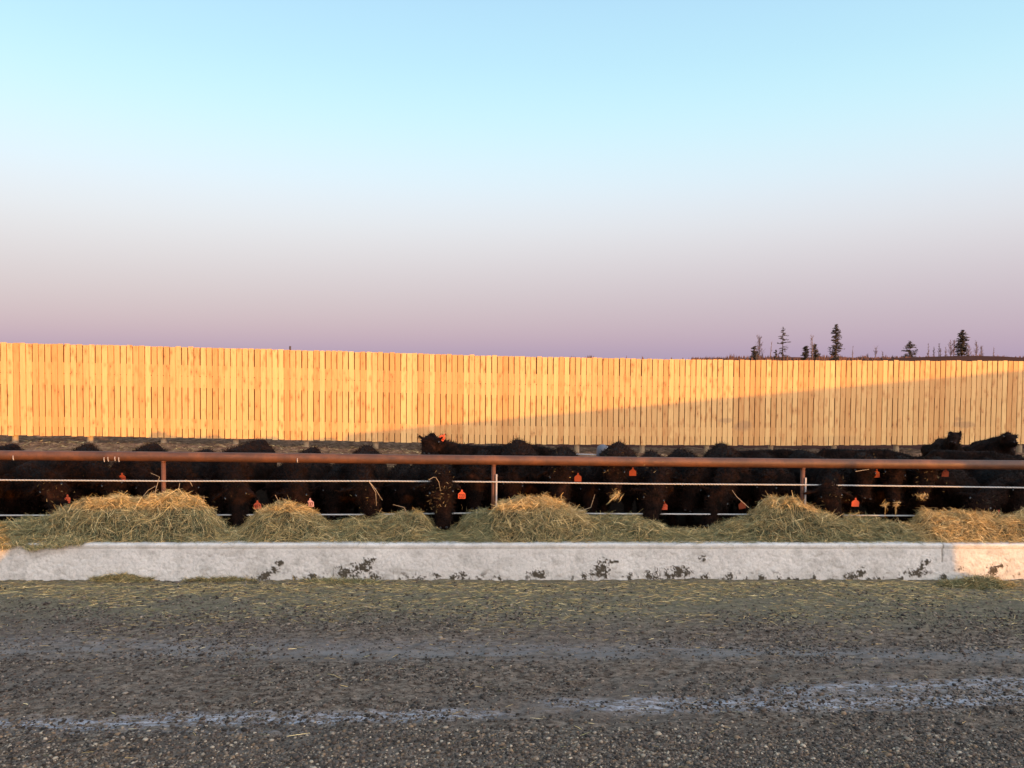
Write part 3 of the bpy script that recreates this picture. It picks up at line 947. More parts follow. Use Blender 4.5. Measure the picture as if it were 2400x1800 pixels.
# hay strewn on the road by the bunk, and three small spills
def spill(u, v, ru, rv, h, n, gold, lab):
    c0 = P(u, v, 9.0)
    Yc = float(np.interp(v, [1350, 1380], [9.28, 9.1]))
    xc = P(u, v, Yc).x
    rx = ru / 190.0; ry = rv / 190.0
    root = tag(empty('hay_spill', (xc, Yc, 0)), lab, 'hay', 'small spills of hay on the road by the bunk')
    r = np.sqrt(RNG.random(n)) * 1.1; a = RNG.uniform(0, 2 * np.pi, n)
    x = xc + rx * r * np.cos(a); y = np.minimum(Yc + ry * r * np.sin(a), bunkY(x) - 0.015)
    z = 0.01 + h * np.exp(-1.8 * r * r) * RNG.random(n) ** 0.5 * (0.1 + 1.7 * fbm(x * 9, y * 9, 3, 5) ** 1.3)
    a = RNG.uniform(0, 2 * np.pi, n)
    d = np.stack([np.cos(a), np.sin(a), RNG.normal(0, 0.5, n)], 1); d /= np.linalg.norm(d, axis=1)[:, None]
    V, Fc, cl = strands(np.stack([x, y, z], 1), d, RNG.uniform(0.04, 0.20, n), RNG.uniform(0.002, 0.005, n), hay_colors(n, np.full(n, gold)))
    s_ = obj('hay_strands', mesh_np('hay_strands', V - np.array(root.location), Fc, M_HAY, cl), root)
    s_['kind'] = 'stuff'
spill(290, 1362, 66, 20, 0.10, 3000, 0.35, 'green hay spill against the bunk foot below the widest heap')
spill(520, 1352, 80, 18, 0.05, 1300, 0.3, 'thin flat green hay spill near the left post, on the road')
spill(2290, 1352, 80, 24, 0.12, 4000, 0.25, 'dark green hay spill half in sun at the lit right end')
spill(790, 1368, 90, 18, 0.035, 1600, 0.2, 'thin green scatter of hay below the biggest left mud splash')

n = 30000
x = RNG.uniform(-7.5, 8.2, n)
y = bunkY(x) - 0.01 - np.abs(RNG.normal(0, 0.75, n)) - 0.25 * RNG.random(n)
k = sst(0.34, 0.6, fbm(x * 0.9, y * 2.4, 4, 71)) + (y > 8.7) * 0.6
keep = (RNG.random(n) < k) & (y > 4.6)
x, y = x[keep], y[keep]
n2 = 700
x = np.concatenate([x, RNG.uniform(-6, 6.5, n2)]); y = np.concatenate([y, RNG.uniform(4.8, 8.0, n2)])
n = len(x)
a = RNG.normal(0, 0.7, n)
d = np.stack([np.cos(a), np.sin(a), RNG.normal(0, 0.05, n)], 1); d /= np.linalg.norm(d, axis=1)[:, None]
ln = RNG.uniform(0.02, 0.11, n) * np.where(RNG.random(n) < 0.05, 1.9, 1)
V, Fc, cl = strands(np.stack([x, y, road_z(x, y) + 0.006], 1), d, ln, RNG.uniform(0.0015, 0.0038, n), hay_colors(n, 0.45 + 0.25 * (RNG.random(n) < 0.5)) * 1.1, curl=0.12)
tag(obj('hay_litter', mesh_np('hay_litter', V, Fc, M_HAY, cl)), 'thin litter of trampled hay strewn on the road along the bunk', 'hay litter', kind='stuff')

# straw and clods on the bedding pack in front of the windbreak
n = 9000
x = RNG.uniform(-13, 16, n); y = RNG.uniform(14, 19.2, n)
a = RNG.uniform(0, 6.28, n)
d = np.stack([np.cos(a), np.sin(a), RNG.normal(0, 0.35, n)], 1); d /= np.linalg.norm(d, axis=1)[:, None]
V, Fc, cl = strands(np.stack([x, y, pen_z(x, y) + 0.03], 1), d, RNG.uniform(0.05, 0.16, n), RNG.uniform(0.005, 0.011, n), hay_colors(n, np.full(n, 1.0)) * 0.62)
tag(obj('bedding_straw', mesh_np('bedding_straw', V, Fc, M_HAY, cl)), 'tan bedding straw on the raised ground in front of the windbreak', 'straw', kind='stuff')

# ---------------------------------------------------------------- gravel
def icos():
    t = (1 + 5 ** 0.5) / 2
    v = np.array([(-1, t, 0), (1, t, 0), (-1, -t, 0), (1, -t, 0), (0, -1, t), (0, 1, t), (0, -1, -t), (0, 1, -t), (t, 0, -1), (t, 0, 1), (-t, 0, -1), (-t, 0, 1)], float)
    v /= np.linalg.norm(v[0])
    f = np.array([(0, 11, 5), (0, 5, 1), (0, 1, 7), (0, 7, 10), (0, 10, 11), (1, 5, 9), (5, 11, 4), (11, 10, 2), (10, 7, 6), (7, 1, 8), (3, 9, 4), (3, 4, 2), (3, 2, 6), (3, 6, 8), (3, 8, 9), (4, 9, 5), (2, 4, 11), (6, 2, 10), (8, 6, 7), (9, 8, 1)])
    return v, f


IV, IF = icos()


def stones(name, x, y, s, base, lab):
    n = len(x)
    sc = s[:, None] * RNG.uniform(0.65, 1.25, (n, 3)) * np.array([[1, 1, 0.62]])
    th = RNG.uniform(0, 6.28, n)
    jit = 1 + RNG.normal(0, 0.13, (n, 12, 1))
    v = IV[None] * jit * sc[:, None, :]
    c, s_ = np.cos(th)[:, None], np.sin(th)[:, None]
    X = v[:, :, 0] * c - v[:, :, 1] * s_ + x[:, None]; Y = v[:, :, 0] * s_ + v[:, :, 1] * c + y[:, None]
    Z = v[:, :, 2] + (road_z(x, y) + s * 0.18)[:, None]
    V = np.stack([X, Y, Z], 2).reshape(-1, 3)
    Fc = (IF[None] + (np.arange(n) * 12)[:, None, None]).reshape(-1, 3)
    pal = np.array(base)
    cl = pal[RNG.integers(0, len(pal), n)] * RNG.uniform(0.65, 1.3, (n, 1))
    tag(obj(name, mesh_np(name, V, Fc, M_STONE, np.repeat(cl, 12, 0))), lab, 'gravel', kind='stuff')


PAL = [(0.095, 0.062, 0.044), (0.15, 0.105, 0.075), (0.06, 0.042, 0.031), (0.33, 0.25, 0.18), (0.105, 0.08, 0.065), (0.19, 0.12, 0.072), (0.05, 0.035, 0.027), (0.12, 0.085, 0.06)]
n = 42000
y = 4.7 + np.abs(RNG.normal(0, 0.62, n)); x = RNG.uniform(-4.6, 4.8, n) * (y / 5.6)
dens = sst(0.30, 0.55, fbm(x * 1.3, y * 2.0, 3, 81)) * 0.7 + 0.3
keep = (RNG.random(n) < dens * (1 - 0.72 * sst(5.35, 5.75, y + 0.25 * (fbm(x * 1.5, y * 0, 3, 82) - 0.5)))) & (y < 8)
stones('gravel', x[keep], y[keep], RNG.gamma(2.0, 0.0025, keep.sum()) + 0.0025, PAL, 'coarse tan and grey gravel along the near edge of the road')
n = 64000
y = RNG.uniform(4.7, 9.25, n); x = RNG.uniform(-1, 1, n) * (y * 0.70)
keep = RNG.random(n) < (0.25 + 0.75 * sst(0.40, 0.62, fbm(x * 1.1, y * 2.6, 4, 91))) * (1 - 0.6 * sst(7.9, 8.7, y))
PAL2 = [(0.085, 0.057, 0.043), (0.13, 0.092, 0.07), (0.05, 0.034, 0.026), (0.21, 0.16, 0.12), (0.10, 0.074, 0.06), (0.03, 0.021, 0.016), (0.03, 0.021, 0.016)]
stones('grit', x[keep], y[keep], RNG.gamma(3.0, 0.0019, keep.sum()) + 0.003, PAL2, 'fine dark grit and dirt crumbs scattered over the road')

# ---------------------------------------------------------------- cattle
DG = bpy.context.evaluated_depsgraph_get()


def fleshed(name, mb, voxel, smooth_it, noise_amp=0.008):
    me = mb.mesh('tmp')
    o = bpy.data.objects.new('tmp', me); COL.objects.link(o)
    r_ = o.modifiers.new('r', 'REMESH'); r_.mode = 'VOXEL'; r_.voxel_size = voxel
    s_ = o.modifiers.new('s', 'SMOOTH'); s_.factor = 0.6; s_.iterations = smooth_it
    dg = bpy.context.evaluated_depsgraph_get(); dg.update()
    ev = o.evaluated_get(dg)
    nm = bpy.data.meshes.new_from_object(ev)
    nm.name = name
    bpy.data.objects.remove(o); bpy.data.meshes.remove(me)
    n = len(nm.vertices)
    co = np.zeros(n * 3, np.float32); nm.vertices.foreach_get('co', co); co = co.reshape(-1, 3)
    no = np.zeros(n * 3, np.float32); nm.vertices.foreach_get('normal', no); no = no.reshape(-1, 3)
    sd_ = random.random() * 50
    nz = fbm(co[:, 0] * 14 + sd_, co[:, 2] * 9 + co[:, 1] * 5, 3, 3) - 0.5 + fbm(co[:, 1] * 14 + sd_, co[:, 2] * 11 + 3, 3, 6) - 0.5
    co2 = co + no * (nz * noise_amp * 2)[:, None]
    nm.vertices.foreach_set('co', co2.ravel().astype(np.float32))
    nm.polygons.foreach_set('use_smooth', np.ones(len(nm.polygons), bool))
    nm.update()
    return nm, co2, no


def hair(co, no, n, ln, name, rng, topw=None):
    idx = rng.integers(0, len(co), n)
    if topw is not None:
        w = topw(co, no); w = w / w.sum()
        idx = rng.choice(len(co), n, p=w)
    p = co[idx] + rng.normal(0, 0.006, (n, 3)); N = no[idx]
    d = N * 0.8 + rng.normal(0, 0.45, (n, 3)) + np.array([0, 0, -0.25])
    d /= np.linalg.norm(d, axis=1)[:, None]
    L_ = ln * rng.uniform(0.5, 1.4, n)
    s = np.cross(d, rng.normal(size=(n, 3))); s /= np.linalg.norm(s, axis=1)[:, None]
    w = 0.0035
    V = np.stack([p - s * w, p + s * w, p + d * L_[:, None]], 1).reshape(-1, 3)
    return mesh_np(name, V, np.arange(n * 3).reshape(-1, 3), M_HAIR)


def textmesh(s, size):
    cu = bpy.data.curves.new('t', 'FONT'); cu.body = s; cu.size = size; cu.align_x = 'CENTER'; cu.align_y = 'CENTER'
    cu.extrude = 0.0006; cu.offset = 0.0012
    o = bpy.data.objects.new('t', cu); COL.objects.link(o)
    dg = bpy.context.evaluated_depsgraph_get(); dg.update()
    me = bpy.data.meshes.new_from_object(o.evaluated_get(dg)); me.name = 'tag_number'
    bpy.data.objects.remove(o)
    me.materials.clear(); me.materials.append(M_INK)
    return me


def ear_tag(root, tip, mat, number=None, yaw=0.0, roll=0.0, sc=1.0):
    RO = Vector(root.location)
    out2 = [(-0.048, -0.115), (0.048, -0.115), (0.048, -0.05), (0.030, -0.034), (0.012, -0.022), (0.010, 0.0), (0.0, 0.008), (-0.010, 0.0), (-0.012, -0.022), (-0.030, -0.034), (-0.048, -0.05)]
    mb = MB(); n = len(out2)
    vs = [(x * sc, -0.0025, z * sc) for x, z in out2] + [(x * sc, 0.0025, z * sc) for x, z in out2]
    fs = [tuple(range(n)), tuple(reversed(range(n, 2 * n)))] + [((i + 1) % n, i, i + n, (i + 1) % n + n) for i in range(n)]
    mb.add(vs, fs)
    mb.tube([(0, -0.008, -0.012), (0, 0.008, -0.012)], 0.009, 10)
    o = mb.obj('ear_tag', mat, root)
    o.location = tip - RO
    o.rotation_euler = (0.12, roll, yaw)
    if number:
        t = obj('tag_number', textmesh(number, 0.062 * sc), o)
        t.location = (0, -0.0042, -0.082 * sc); t.rotation_euler = (math.pi / 2, 0, 0)
        t.scale = (0.85, 1.2, 1)
    return o


COWN = [0]


def cow(poll, muz, wither, rump, label, group, tagspec=None, ears=None, wz=1.0, girth=1.0, lying=False, hairs=5200, legs=True, headscale=1.0, voxel=0.026):
    """all positions are world points; poll = top of the head, muz = end of the muzzle"""
    rg = np.random.default_rng(100 + COWN[0]); COWN[0] += 1
    poll, muz, wither, rump = map(Vector, (poll, muz, wither, rump))
    mid = (wither + rump) / 2
    gz = float(pen_z(mid.x, mid.y)) + 0.03
    root = tag(empty('cow', (mid.x, mid.y, gz)), label, 'cow', group)
    RO = Vector(root.location)
    ax = (rump - wither).normalized()
    side = Vector((ax.y, -ax.x, 0)).normalized()
    mb = MB()
    H = wither.z - gz
    dn = Vector((0, 0, -1))
    g = girth
    # trunk: deep chest, barrel, loin, hips
    prof = [(-0.16, 0.46, 0.17, 0.21), (-0.04, 0.40, 0.25, 0.32), (0.12, 0.40, 0.30, 0.345), (0.35, 0.42, 0.36, 0.37), (0.6, 0.42, 0.38, 0.37), (0.8, 0.38, 0.35, 0.335), (0.95, 0.32, 0.30, 0.29), (1.05, 0.27, 0.2, 0.20)]
    if lying:
        prof = [(a, b * 0.86, c * 1.12, d * 0.86) for a, b, c, d in prof]
    Ltr = (rump - wither).length
    pts = []; rad_ = []
    for t, dpt, rs, rv in prof:
        p = wither.lerp(rump, t) if 0 <= t <= 1 else wither + (rump - wither) * t
        pts.append(p + dn * dpt); rad_.append((rs * g, rv))
    mb.tube(pts, rad_, 16)
    # shoulder hump / withers and hip ridge
    mb.tube([wither + ax * -0.10 + dn * 0.16, wither + dn * 0.075, wither + ax * 0.22 + dn * 0.085, wither.lerp(rump, 0.5) + dn * 0.10, rump + dn * 0.09, rump + ax * 0.12 + dn * 0.2], [(0.09, 0.10), (0.10, 0.08), (0.11, 0.08), (0.13, 0.09), (0.12, 0.08), (0.07, 0.07)], 10)
    for sgn in (-1, 1):   # shoulder blades
        mb.tube([wither + side * 0.13 * sgn * g + dn * 0.14 + ax * 0.02, wither + side * 0.22 * sgn * g + dn * 0.40 - ax * 0.05, wither + side * 0.20 * sgn * g + dn * 0.62 - ax * 0.06], [0.10, 0.145, 0.11], 10)
    # neck
    nk0 = wither - ax * 0.02 + dn * 0.27
    hd = (muz - poll); hl = hd.length; hdn = hd.normalized()
    # frame of the head: face normal points forward/up
    lat = hdn.cross(Vector((0, 0, 1)))
    if lat.length < 0.25:
        lat = Vector((1, 0, 0))
    lat = Vector((1, 0, 0)) - hdn * hdn.x if abs(hdn.x) < 0.8 else lat
    lat.normalize()
    fn = hdn.cross(lat).normalized()      # face normal
    if fn.y > 0: fn = -fn
    hs = headscale
    back = -fn
    nk1 = poll + hdn * 0.10 * hs + back * 0.09 * hs
    m1 = nk0.lerp(nk1, 0.4) + Vector((0, 0, 0.015)); m2 = nk0.lerp(nk1, 0.75) + Vector((0, 0, 0.01))
    mb.tube([nk0 + ax * 0.15, nk0, m1, m2, nk1], [(0.2 * g, 0.28), (0.185 * g, 0.26), (0.155, 0.21), (0.13, 0.165), (0.105, 0.115)], 14)
    # dewlap
    mb.tube([nk0 + dn * 0.25 - ax * 0.08, m1 + dn * 0.22, m2 + dn * 0.14], [0.06, 0.04, 0.03], 8)
    # head: forehead, cheeks, bridge, muzzle
    hp = [(-0.03, 0.055, 0.06, 0.03), (0.04, 0.105, 0.105, 0.05), (0.20, 0.128, 0.125, 0.075), (0.38, 0.118, 0.122, 0.075), (0.58, 0.088, 0.10, 0.065), (0.78, 0.074, 0.082, 0.055), (0.90, 0.082, 0.078, 0.05), (0.98, 0.074, 0.062, 0.05), (1.02, 0.045, 0.035, 0.05)]
    pts = []; rr = []
    for t, ra, rb, offb in hp:
        pts.append(poll + hd * t + back * offb * hs); rr.append((ra * hs, rb * hs))
    # orient rings: tube picks its own side axis, so feed both radii nearly equal; cheeks/jaw added below
    mb.tube(pts, [((a + b) / 2, (a + b) / 2) for a, b in rr], 14)
    for sgn in (-1, 1):
        mb.tube([poll + hd * 0.22 + lat * 0.095 * sgn * hs + back * 0.01, poll + hd * 0.36 + lat * 0.098 * sgn * hs + back * 0.03], [0.035 * hs, 0.04 * hs], 8)  # brow
        mb.tube([poll + hd * 0.28 + lat * 0.085 * sgn * hs + back * 0.13 * hs, poll + hd * 0.55 + lat * 0.06 * sgn * hs + back * 0.11 * hs, poll + hd * 0.85 + lat * 0.035 * sgn * hs + back * 0.09 * hs], [0.062 * hs, 0.05 * hs, 0.04 * hs], 8)  # jaw
        mb.tube([poll + hd * 0.955 + lat * 0.05 * sgn * hs - back * 0.02 * hs, poll + hd * 0.985 + lat * 0.03 * sgn * hs - back * 0.0 * hs], [0.028 * hs, 0.022 * hs], 8)  # nostril wing
    # poll tuft
    mb.tube([poll - hdn * 0.02 + back * 0.03, poll - hdn * 0.06 + back * 0.03], [0.07 * hs, 0.03 * hs], 8)
    # ears
    tips = {}
    for sgn in (-1, 1):
        base = poll + hd * 0.10 + lat * 0.10 * sgn * hs + back * 0.05 * hs
        if ears and ears.get(sgn) is not None:
            tip = Vector(ears[sgn])
        else:
            tip = base + lat * 0.19 * sgn * hs + Vector((0, 0.02, rg.uniform(-0.09, -0.01)))
        dd = tip - base
        if dd.length > 0.27: tip = base + dd.normalized() * 0.27
        md = base.lerp(tip, 0.55)
        # leaf shaped ear
        mb.tube([base, base.lerp(tip, 0.3), md, base.lerp(tip, 0.85), tip], [(0.03, 0.028), (0.050, 0.026), (0.058, 0.024), (0.036, 0.02), (0.014, 0.012)], 10)
        tips[sgn] = tip
    # legs
    if lying:
        for sgn in (-1, 1):
            a0 = wither + side * 0.24 * sgn; a0.z = gz + 0.22
            mb.tube([a0, a0 - ax * 0.22 + dn * 0.08, a0 - ax * 0.05 + side * 0.08 * sgn + dn * 0.13], [0.10, 0.065, 0.05], 8)
            b0 = rump + side * 0.26 * sgn; b0.z = gz + 0.26
            mb.tube([b0, b0 - ax * 0.32 + side * 0.08 * sgn + dn * 0.08, b0 - ax * 0.1 + side * 0.14 * sgn + dn * 0.17], [0.16, 0.09, 0.05], 8)
    elif legs:
        for sgn in (-1, 1):
            f0 = wither + side * 0.17 * sgn - ax * 0.02; f0.z = gz + H * 0.50
            sw = rg.uniform(-0.07, 0.07)
            k1 = Vector((f0.x, f0.y, gz + H * 0.30)) + ax * sw * 0.5
            ft = Vector((f0.x, f0.y, gz + 0.09)) + ax * sw
            mb.tube([f0 + Vector((0, 0, 0.12)), f0, k1 + Vector((0, 0, 0.12)), k1, k1.lerp(ft, 0.5), ft, ft + Vector((0, 0, -0.07)) - ax * 0.02], [0.13, 0.105, 0.068, 0.062, 0.045, 0.052, 0.064], 10)
            h0 = rump + side * 0.18 * sgn - ax * 0.10; h0.z = gz + H * 0.58
            sw = rg.uniform(-0.08, 0.08)
            st_ = Vector((h0.x, h0.y, gz + H * 0.44)) - ax * 0.06 + side * 0.02 * sgn
            hk = Vector((h0.x, h0.y, gz + H * 0.32)) + ax * (0.13 + sw)
            hf = Vector((h0.x, h0.y, gz + 0.09)) + ax * (0.07 + sw)
            mb.tube([h0, st_, hk + Vector((0, 0, 0.06)) - ax * 0.03, hk, hk.lerp(hf, 0.5), hf, hf + Vector((0, 0, -0.07)) - ax * 0.02], [0.19, 0.135, 0.075, 0.06, 0.045, 0.052, 0.064], 10)
    tl = rump + ax * 0.10 + dn * 0.16
    if not lying:
        mb.tube([tl, tl + ax * 0.06 + dn * 0.18, tl + ax * 0.06 + dn * 0.5, tl + ax * 0.05 + dn * 0.75], [0.04, 0.03, 0.025, 0.045], 8)
    mb.v = [tuple(Vector(v) - RO) for v in mb.v]
    me, co, no = fleshed('body', mb, voxel, 4)
    me.materials.clear(); me.materials.append(M_COW)
    obj('body', me, root)
    if hairs:
        rel = lambda c_, n_: (0.25 + np.clip(n_[:, 2], 0, 1) * 1.6 + (c_[:, 1] < (wither.y - RO.y)) * 1.6)
        obj('coat', hair(co, no, hairs, 0.056, 'coat', rg, rel), root)
    for sgn in (-1, 1):
        mbn = MB()
        p = poll + hd * 0.985 + lat * 0.032 * sgn * hs - back * 0.035 * hs - RO
        mbn.tube([p, p - back * 0.012], [(0.017 * hs, 0.011 * hs), (0.008 * hs, 0.006 * hs)], 8)
        mbn.obj('nostril', M_NOSE, root, smooth=True)
        mbe = MB()
        p = poll + hd * 0.30 + lat * 0.125 * sgn * hs + back * 0.01 * hs - RO
        mbe.tube([p - lat * 0.02 * sgn, p, p + lat * 0.008 * sgn], [0.02 * hs, 0.022 * hs, 0.008 * hs], 10)
        mbe.obj('eye', M_EYE, root, smooth=True)
    if tagspec:
        ear_tag(root, tips[tagspec[0]] + Vector((0, -0.05, 0.0)), tagspec[1], tagspec[2], tagspec[3] if len(tagspec) > 3 else 0, tagspec[4] if len(tagspec) > 4 else 0)
    return root


FRONT = 'black cows feeding at the bunk'
def row(poll, muz, wit, tagp=None, mat=None, num=None, label='', yaw=0.0, tyaw=0.0, troll=0.0, ear2=None, Yw=11.25, hs=1.12, girth=1.0, rx=None, droop=0):
    """poll, muz: (u, v, Y); wit: (u, v) of the top of the withers; tagp: (u, v) centre of the ear tag"""
    p = P(*poll); m_ = P(*muz)
    r = P(wit[0], wit[1] + 5, Yw + 1.45)
    bx = P(poll[0], 1100, Yw).x
    if rx is None: rx = random.uniform(-0.1, 0.1)
    w = Vector((bx + (r.x - bx) * 0.45 + rx, Yw, min(r.z - 0.02, P(poll[0], 1047, Yw).z)))
    ears = {}; ts = None
    if tagp:
        sg = 1 if tagp[0] > poll[0] else -1
        tp = P(tagp[0], tagp[1] - 11, (poll[2] + 0.02))
        ears[sg] = tp; ts = (sg, mat or M_TAG, num, tyaw, troll)
    if ear2:
        sg = 1 if ear2[0] > poll[0] else -1
        ears[sg] = P(ear2[0], ear2[1], poll[2] + 0.02)
    return cow(p, m_, w, r, label, FRONT, ts, ears, headscale=hs, girth=girth)


row((-40, 1120, 10.4), (-50, 1215, 10.1), (30, 1033), None, label='black cow cut by the left edge, its peaked back above the rail')
row((112, 1112, 10.20), (135, 1222, 9.93), (108, 1054), (168, 1178), tyaw=1.2, ear2=(58, 1165), label='black cow at the left eating beside a drift of dull hay, small orange tag edge-on', hs=1.15)
row((262, 1108, 10.65), (262, 1200, 10.42), (205, 1033), (290, 1119), mat=M_TAGSHADE, label='black cow with rounded back over the rail and dim tag behind the widest heap')
row((345, 1118, 10.7), (335, 1205, 10.5), (360, 1031), None, label='black cow whose sharp triangular back rises just left of the left post')
row((440, 1120, 10.75), (450, 1215, 10.55), (487, 1045), None, label='black cow with only a small low back showing right of the left post')
row((548, 1130, 10.25), (562, 1240, 9.93), (612, 1022), (620, 1197), num='951', ear2=(487, 1182), tyaw=0.1, label='black cow with a big hump and bright orange tag reading 951, nose in the feed', hs=1.15)
row((692, 1138, 10.35), (700, 1228, 10.1), (735, 1041), (729, 1178), mat=M_TAGP, num='137', label='black cow with the pale pink tag behind the stalky heap')
row((848, 1125, 10.22), (880, 1222, 9.92), (862, 1036), None, ear2=(792, 1152), label='black cow with one brownish ear out, head down left of the straw-speckled face')
row((1032, 1118, 9.98), (1040, 1240, 9.72), (1010, 1046), (1083, 1158), num='220', tyaw=0.1, label='black cow facing out with straw all over its face, orange tag 220', hs=1.25, Yw=11.1)
row((948, 1120, 11.0), (950, 1215, 10.7), (945, 1075), None, label='added low black calf-sized cow filling the dark gap left of the straw-speckled face', Yw=11.7)  # low cows added here to black out pale gaps between the feeders
row((1382, 1118, 11.0), (1385, 1215, 10.7), (1378, 1075), None, label='added low black cow filling the dark gap between two cows with hay in their mouths', Yw=11.8)
row((780, 1120, 11.0), (778, 1215, 10.7), (800, 1075), None, label='added low black cow filling the dark gap right of the pink tag', Yw=11.8)
row((500, 1120, 11.1), (500, 1215, 10.8), (525, 1075), None, label='added low black cow filling the dark gap over the dip right of the widest heap', Yw=11.9)
row((180, 1120, 11.1), (180, 1215, 10.8), (150, 1070), None, label='added low black cow filling the dark gap right of the edge-on left tag', Yw=11.9)
row((1110, 1105, 10.75), (1112, 1195, 10.5), (1135, 1046), None, label='black cow standing just left of the middle post')
row((1205, 1112, 10.7), (1195, 1195, 10.5), (1215, 1022), None, ear2=(1245, 1106), label='black cow with a tall tufted back right of the middle post')
row((1310, 1088, 10.45), (1318, 1192, 10.1), (1320, 1038), (1354, 1119), mat=M_TAGSHADE, label='black cow with hay clinging to its muzzle behind the golden heap')
row((1440, 1078, 10.55), (1440, 1172, 10.28), (1450, 1028), (1482, 1106), mat=M_TAGSHADE, label='black cow holding a long wisp of hay in its mouth above the cable')
row((1535, 1140, 10.35), (1525, 1240, 10.0), (1525, 1050), (1555, 1185), label='black cow with a broad brown-lit neck bent down to the lower cable', Yw=11.1, girth=1.1)
row((1625, 1120, 10.8), (1610, 1200, 10.6), (1592, 1044), None, label='black cow in deep shade with a low back, above the lowest dip in the feed')
row((1692, 1145, 10.45), (1660, 1238, 10.2), (1690, 1031), (1735, 1183), mat=M_TAGSHADE, label='black cow with the round dark hump and a tag near the rising right heap', ear2=None, troll=-0.2)
row((1795, 1120, 10.8), (1800, 1200, 10.6), (1790, 1052), None, label='black cow hidden in shade just left of the right post')
row((1940, 1135, 10.18), (1970, 1230, 9.92), (1872, 1046), (2014, 1183), tyaw=-0.1, label='black cow right of the right post with the brightest blank orange tag', hs=1.15)
row((2028, 1078, 10.65), (2030, 1172, 10.4), (2020, 1052), (2051, 1110), mat=M_TAGSHADE, label='black cow behind the brightest tag, its own tag small and dim')
row((2098, 1082, 10.65), (2098, 1178, 10.38), (2110, 1060), None, label='black cow with two tufts of hay hanging from its mouth')
row((2182, 1085, 10.6), (2160, 1168, 10.3), (2195, 1062), (2212, 1108), mat=M_TAGSHADE, label='black cow chewing with a pale hay-covered nose, near the right end')
row((2305, 1160, 10.35), (2278, 1226, 10.1), (2310, 1064), (2336, 1205), tyaw=1.1, label='black cow with head low and an edge-on tag over the level straw')
row((2402, 1130, 10.75), (2385, 1222, 10.5), (2420, 1070), None, label='black cow cut by the right edge')

BACK = 'black cows standing behind the feeding row'
def back_cow(head, muzz, wit, rum, label, tagp=None, hs=1.1, ears=None, num=None, troll=0.0, lying=False, hairs=4200):
    p = P(*head); m_ = P(*muzz); w = P(*wit); r = P(*rum)
    e = {}
    if ears:
        for sg, t in ears.items(): e[sg] = P(*t)
    ts = None
    if tagp is not None:
        ts = (tagp, M_TAG, num, 0.2, troll)
    return cow(p, m_, w, r, label, BACK if not lying else 'cows lying near the windbreak', ts, e, headscale=hs, lying=lying, hairs=hairs, voxel=0.026, girth=0.85 if lying else 1.0)
back_cow((1012, 1020, 12.4), (1000, 1068, 12.05), (1075, 1041, 12.9), (1230, 1045, 13.3), 'black cow with raised tufted head and bright tag held above the rail', 1, 1.15, {1: (1043, 1017, 12.45), -1: (979, 1021, 12.45)}, troll=0.6)
back_cow((1330, 1060, 12.6), (1325, 1100, 12.3), (1240, 1040, 13.0), (1130, 1046, 13.6), 'black cow side-on behind the middle post, spiky hair on its back')
back_cow((1905, 1075, 12.6), (1900, 1120, 12.3), (1850, 1052, 12.9), (1700, 1055, 13.4), 'black cow side-on behind the right post')
back_cow((2160, 1075, 12.8), (2165, 1120, 12.5), (2080, 1052, 13.0), (1930, 1050, 13.2), 'black cow with long level back right of the right post')
back_cow((2390, 1070, 12.8), (2400, 1110, 12.5), (2330, 1058, 12.8), (2190, 1052, 13.0), 'black cow with a straw-flecked back below the two lying cows')
back_cow((2240, 1016, 16.6), (2233, 1040, 16.35), (2228, 1029, 16.9), (2203, 1026, 17.5), 'smaller black cow lying by the windbreak with pricked ears, head turned to camera', None, 1.0, {1: (2252, 1008, 16.6), -1: (2228, 1010, 16.6)}, lying=True, hairs=1500)
back_cow((2364, 1016, 16.7), (2379, 1040, 16.45), (2345, 1022, 17.0), (2285, 1034, 17.6), 'larger black cow lying at the right by the windbreak, head to the right', None, 1.15, {1: (2384, 1019, 16.9), -1: (2352, 1016, 17.0)}, lying=True, hairs=1500)

# hay held in mouths, and straw clinging to faces and backs
def mouthful(u, v, Y, n, ln, spread, lab, hang=None):
    root = tag(empty('hay_mouthful', P(u, v, Y)), lab, 'hay', 'mouthfuls of hay')
    c0 = np.array(root.location)
    C = RNG.normal(0, 1, (n, 3)) * np.array(spread)
    a = RNG.uniform(0, 6.28, n)
    d = np.stack([np.cos(a), np.sin(a) * 0.5, RNG.uniform(-1.4, 0.2, n)], 1)
    if hang is not None:
        k = int(n * 0.4)
        d[:k] = np.array(hang) + RNG.normal(0, 0.12, (k, 3))
        C[:k] = np.array(hang)[None] * RNG.uniform(0, 0.16, (k, 1))
    d /= np.linalg.norm(d, axis=1)[:, None]
    V, Fc, cl = strands(C, d, RNG.uniform(0.4, 1.2, n) * ln, RNG.uniform(0.003, 0.006, n), hay_colors(n, np.full(n, 0.95)))
    s_ = obj('hay_strands', mesh_np('hay_strands', V, Fc, M_HAY, cl), root); s_['kind'] = 'stuff'
mouthful(1446, 1160, 10.12, 130, 0.09, (0.035, 0.02, 0.035), 'straggling mouthful of hay trailing down left towards the golden heap', (-0.75, -0.1, -0.65))
mouthful(1316, 1182, 10.0, 110, 0.08, (0.03, 0.02, 0.04), 'tuft of hay on a muzzle just above the golden heap')
mouthful(2075, 1183, 10.2, 45, 0.10, (0.02, 0.02, 0.02), 'left of two small hay tufts hanging from one mouth', (0.0, 0.0, -1))
mouthful(2100, 1183, 10.2, 55, 0.10, (0.025, 0.02, 0.02), 'right of two small hay tufts hanging from one mouth', (0.0, 0.0, -1))
mouthful(2160, 1163, 10.15, 70, 0.06, (0.035, 0.02, 0.02), 'pale clump of hay stuck to a nose near the right end')

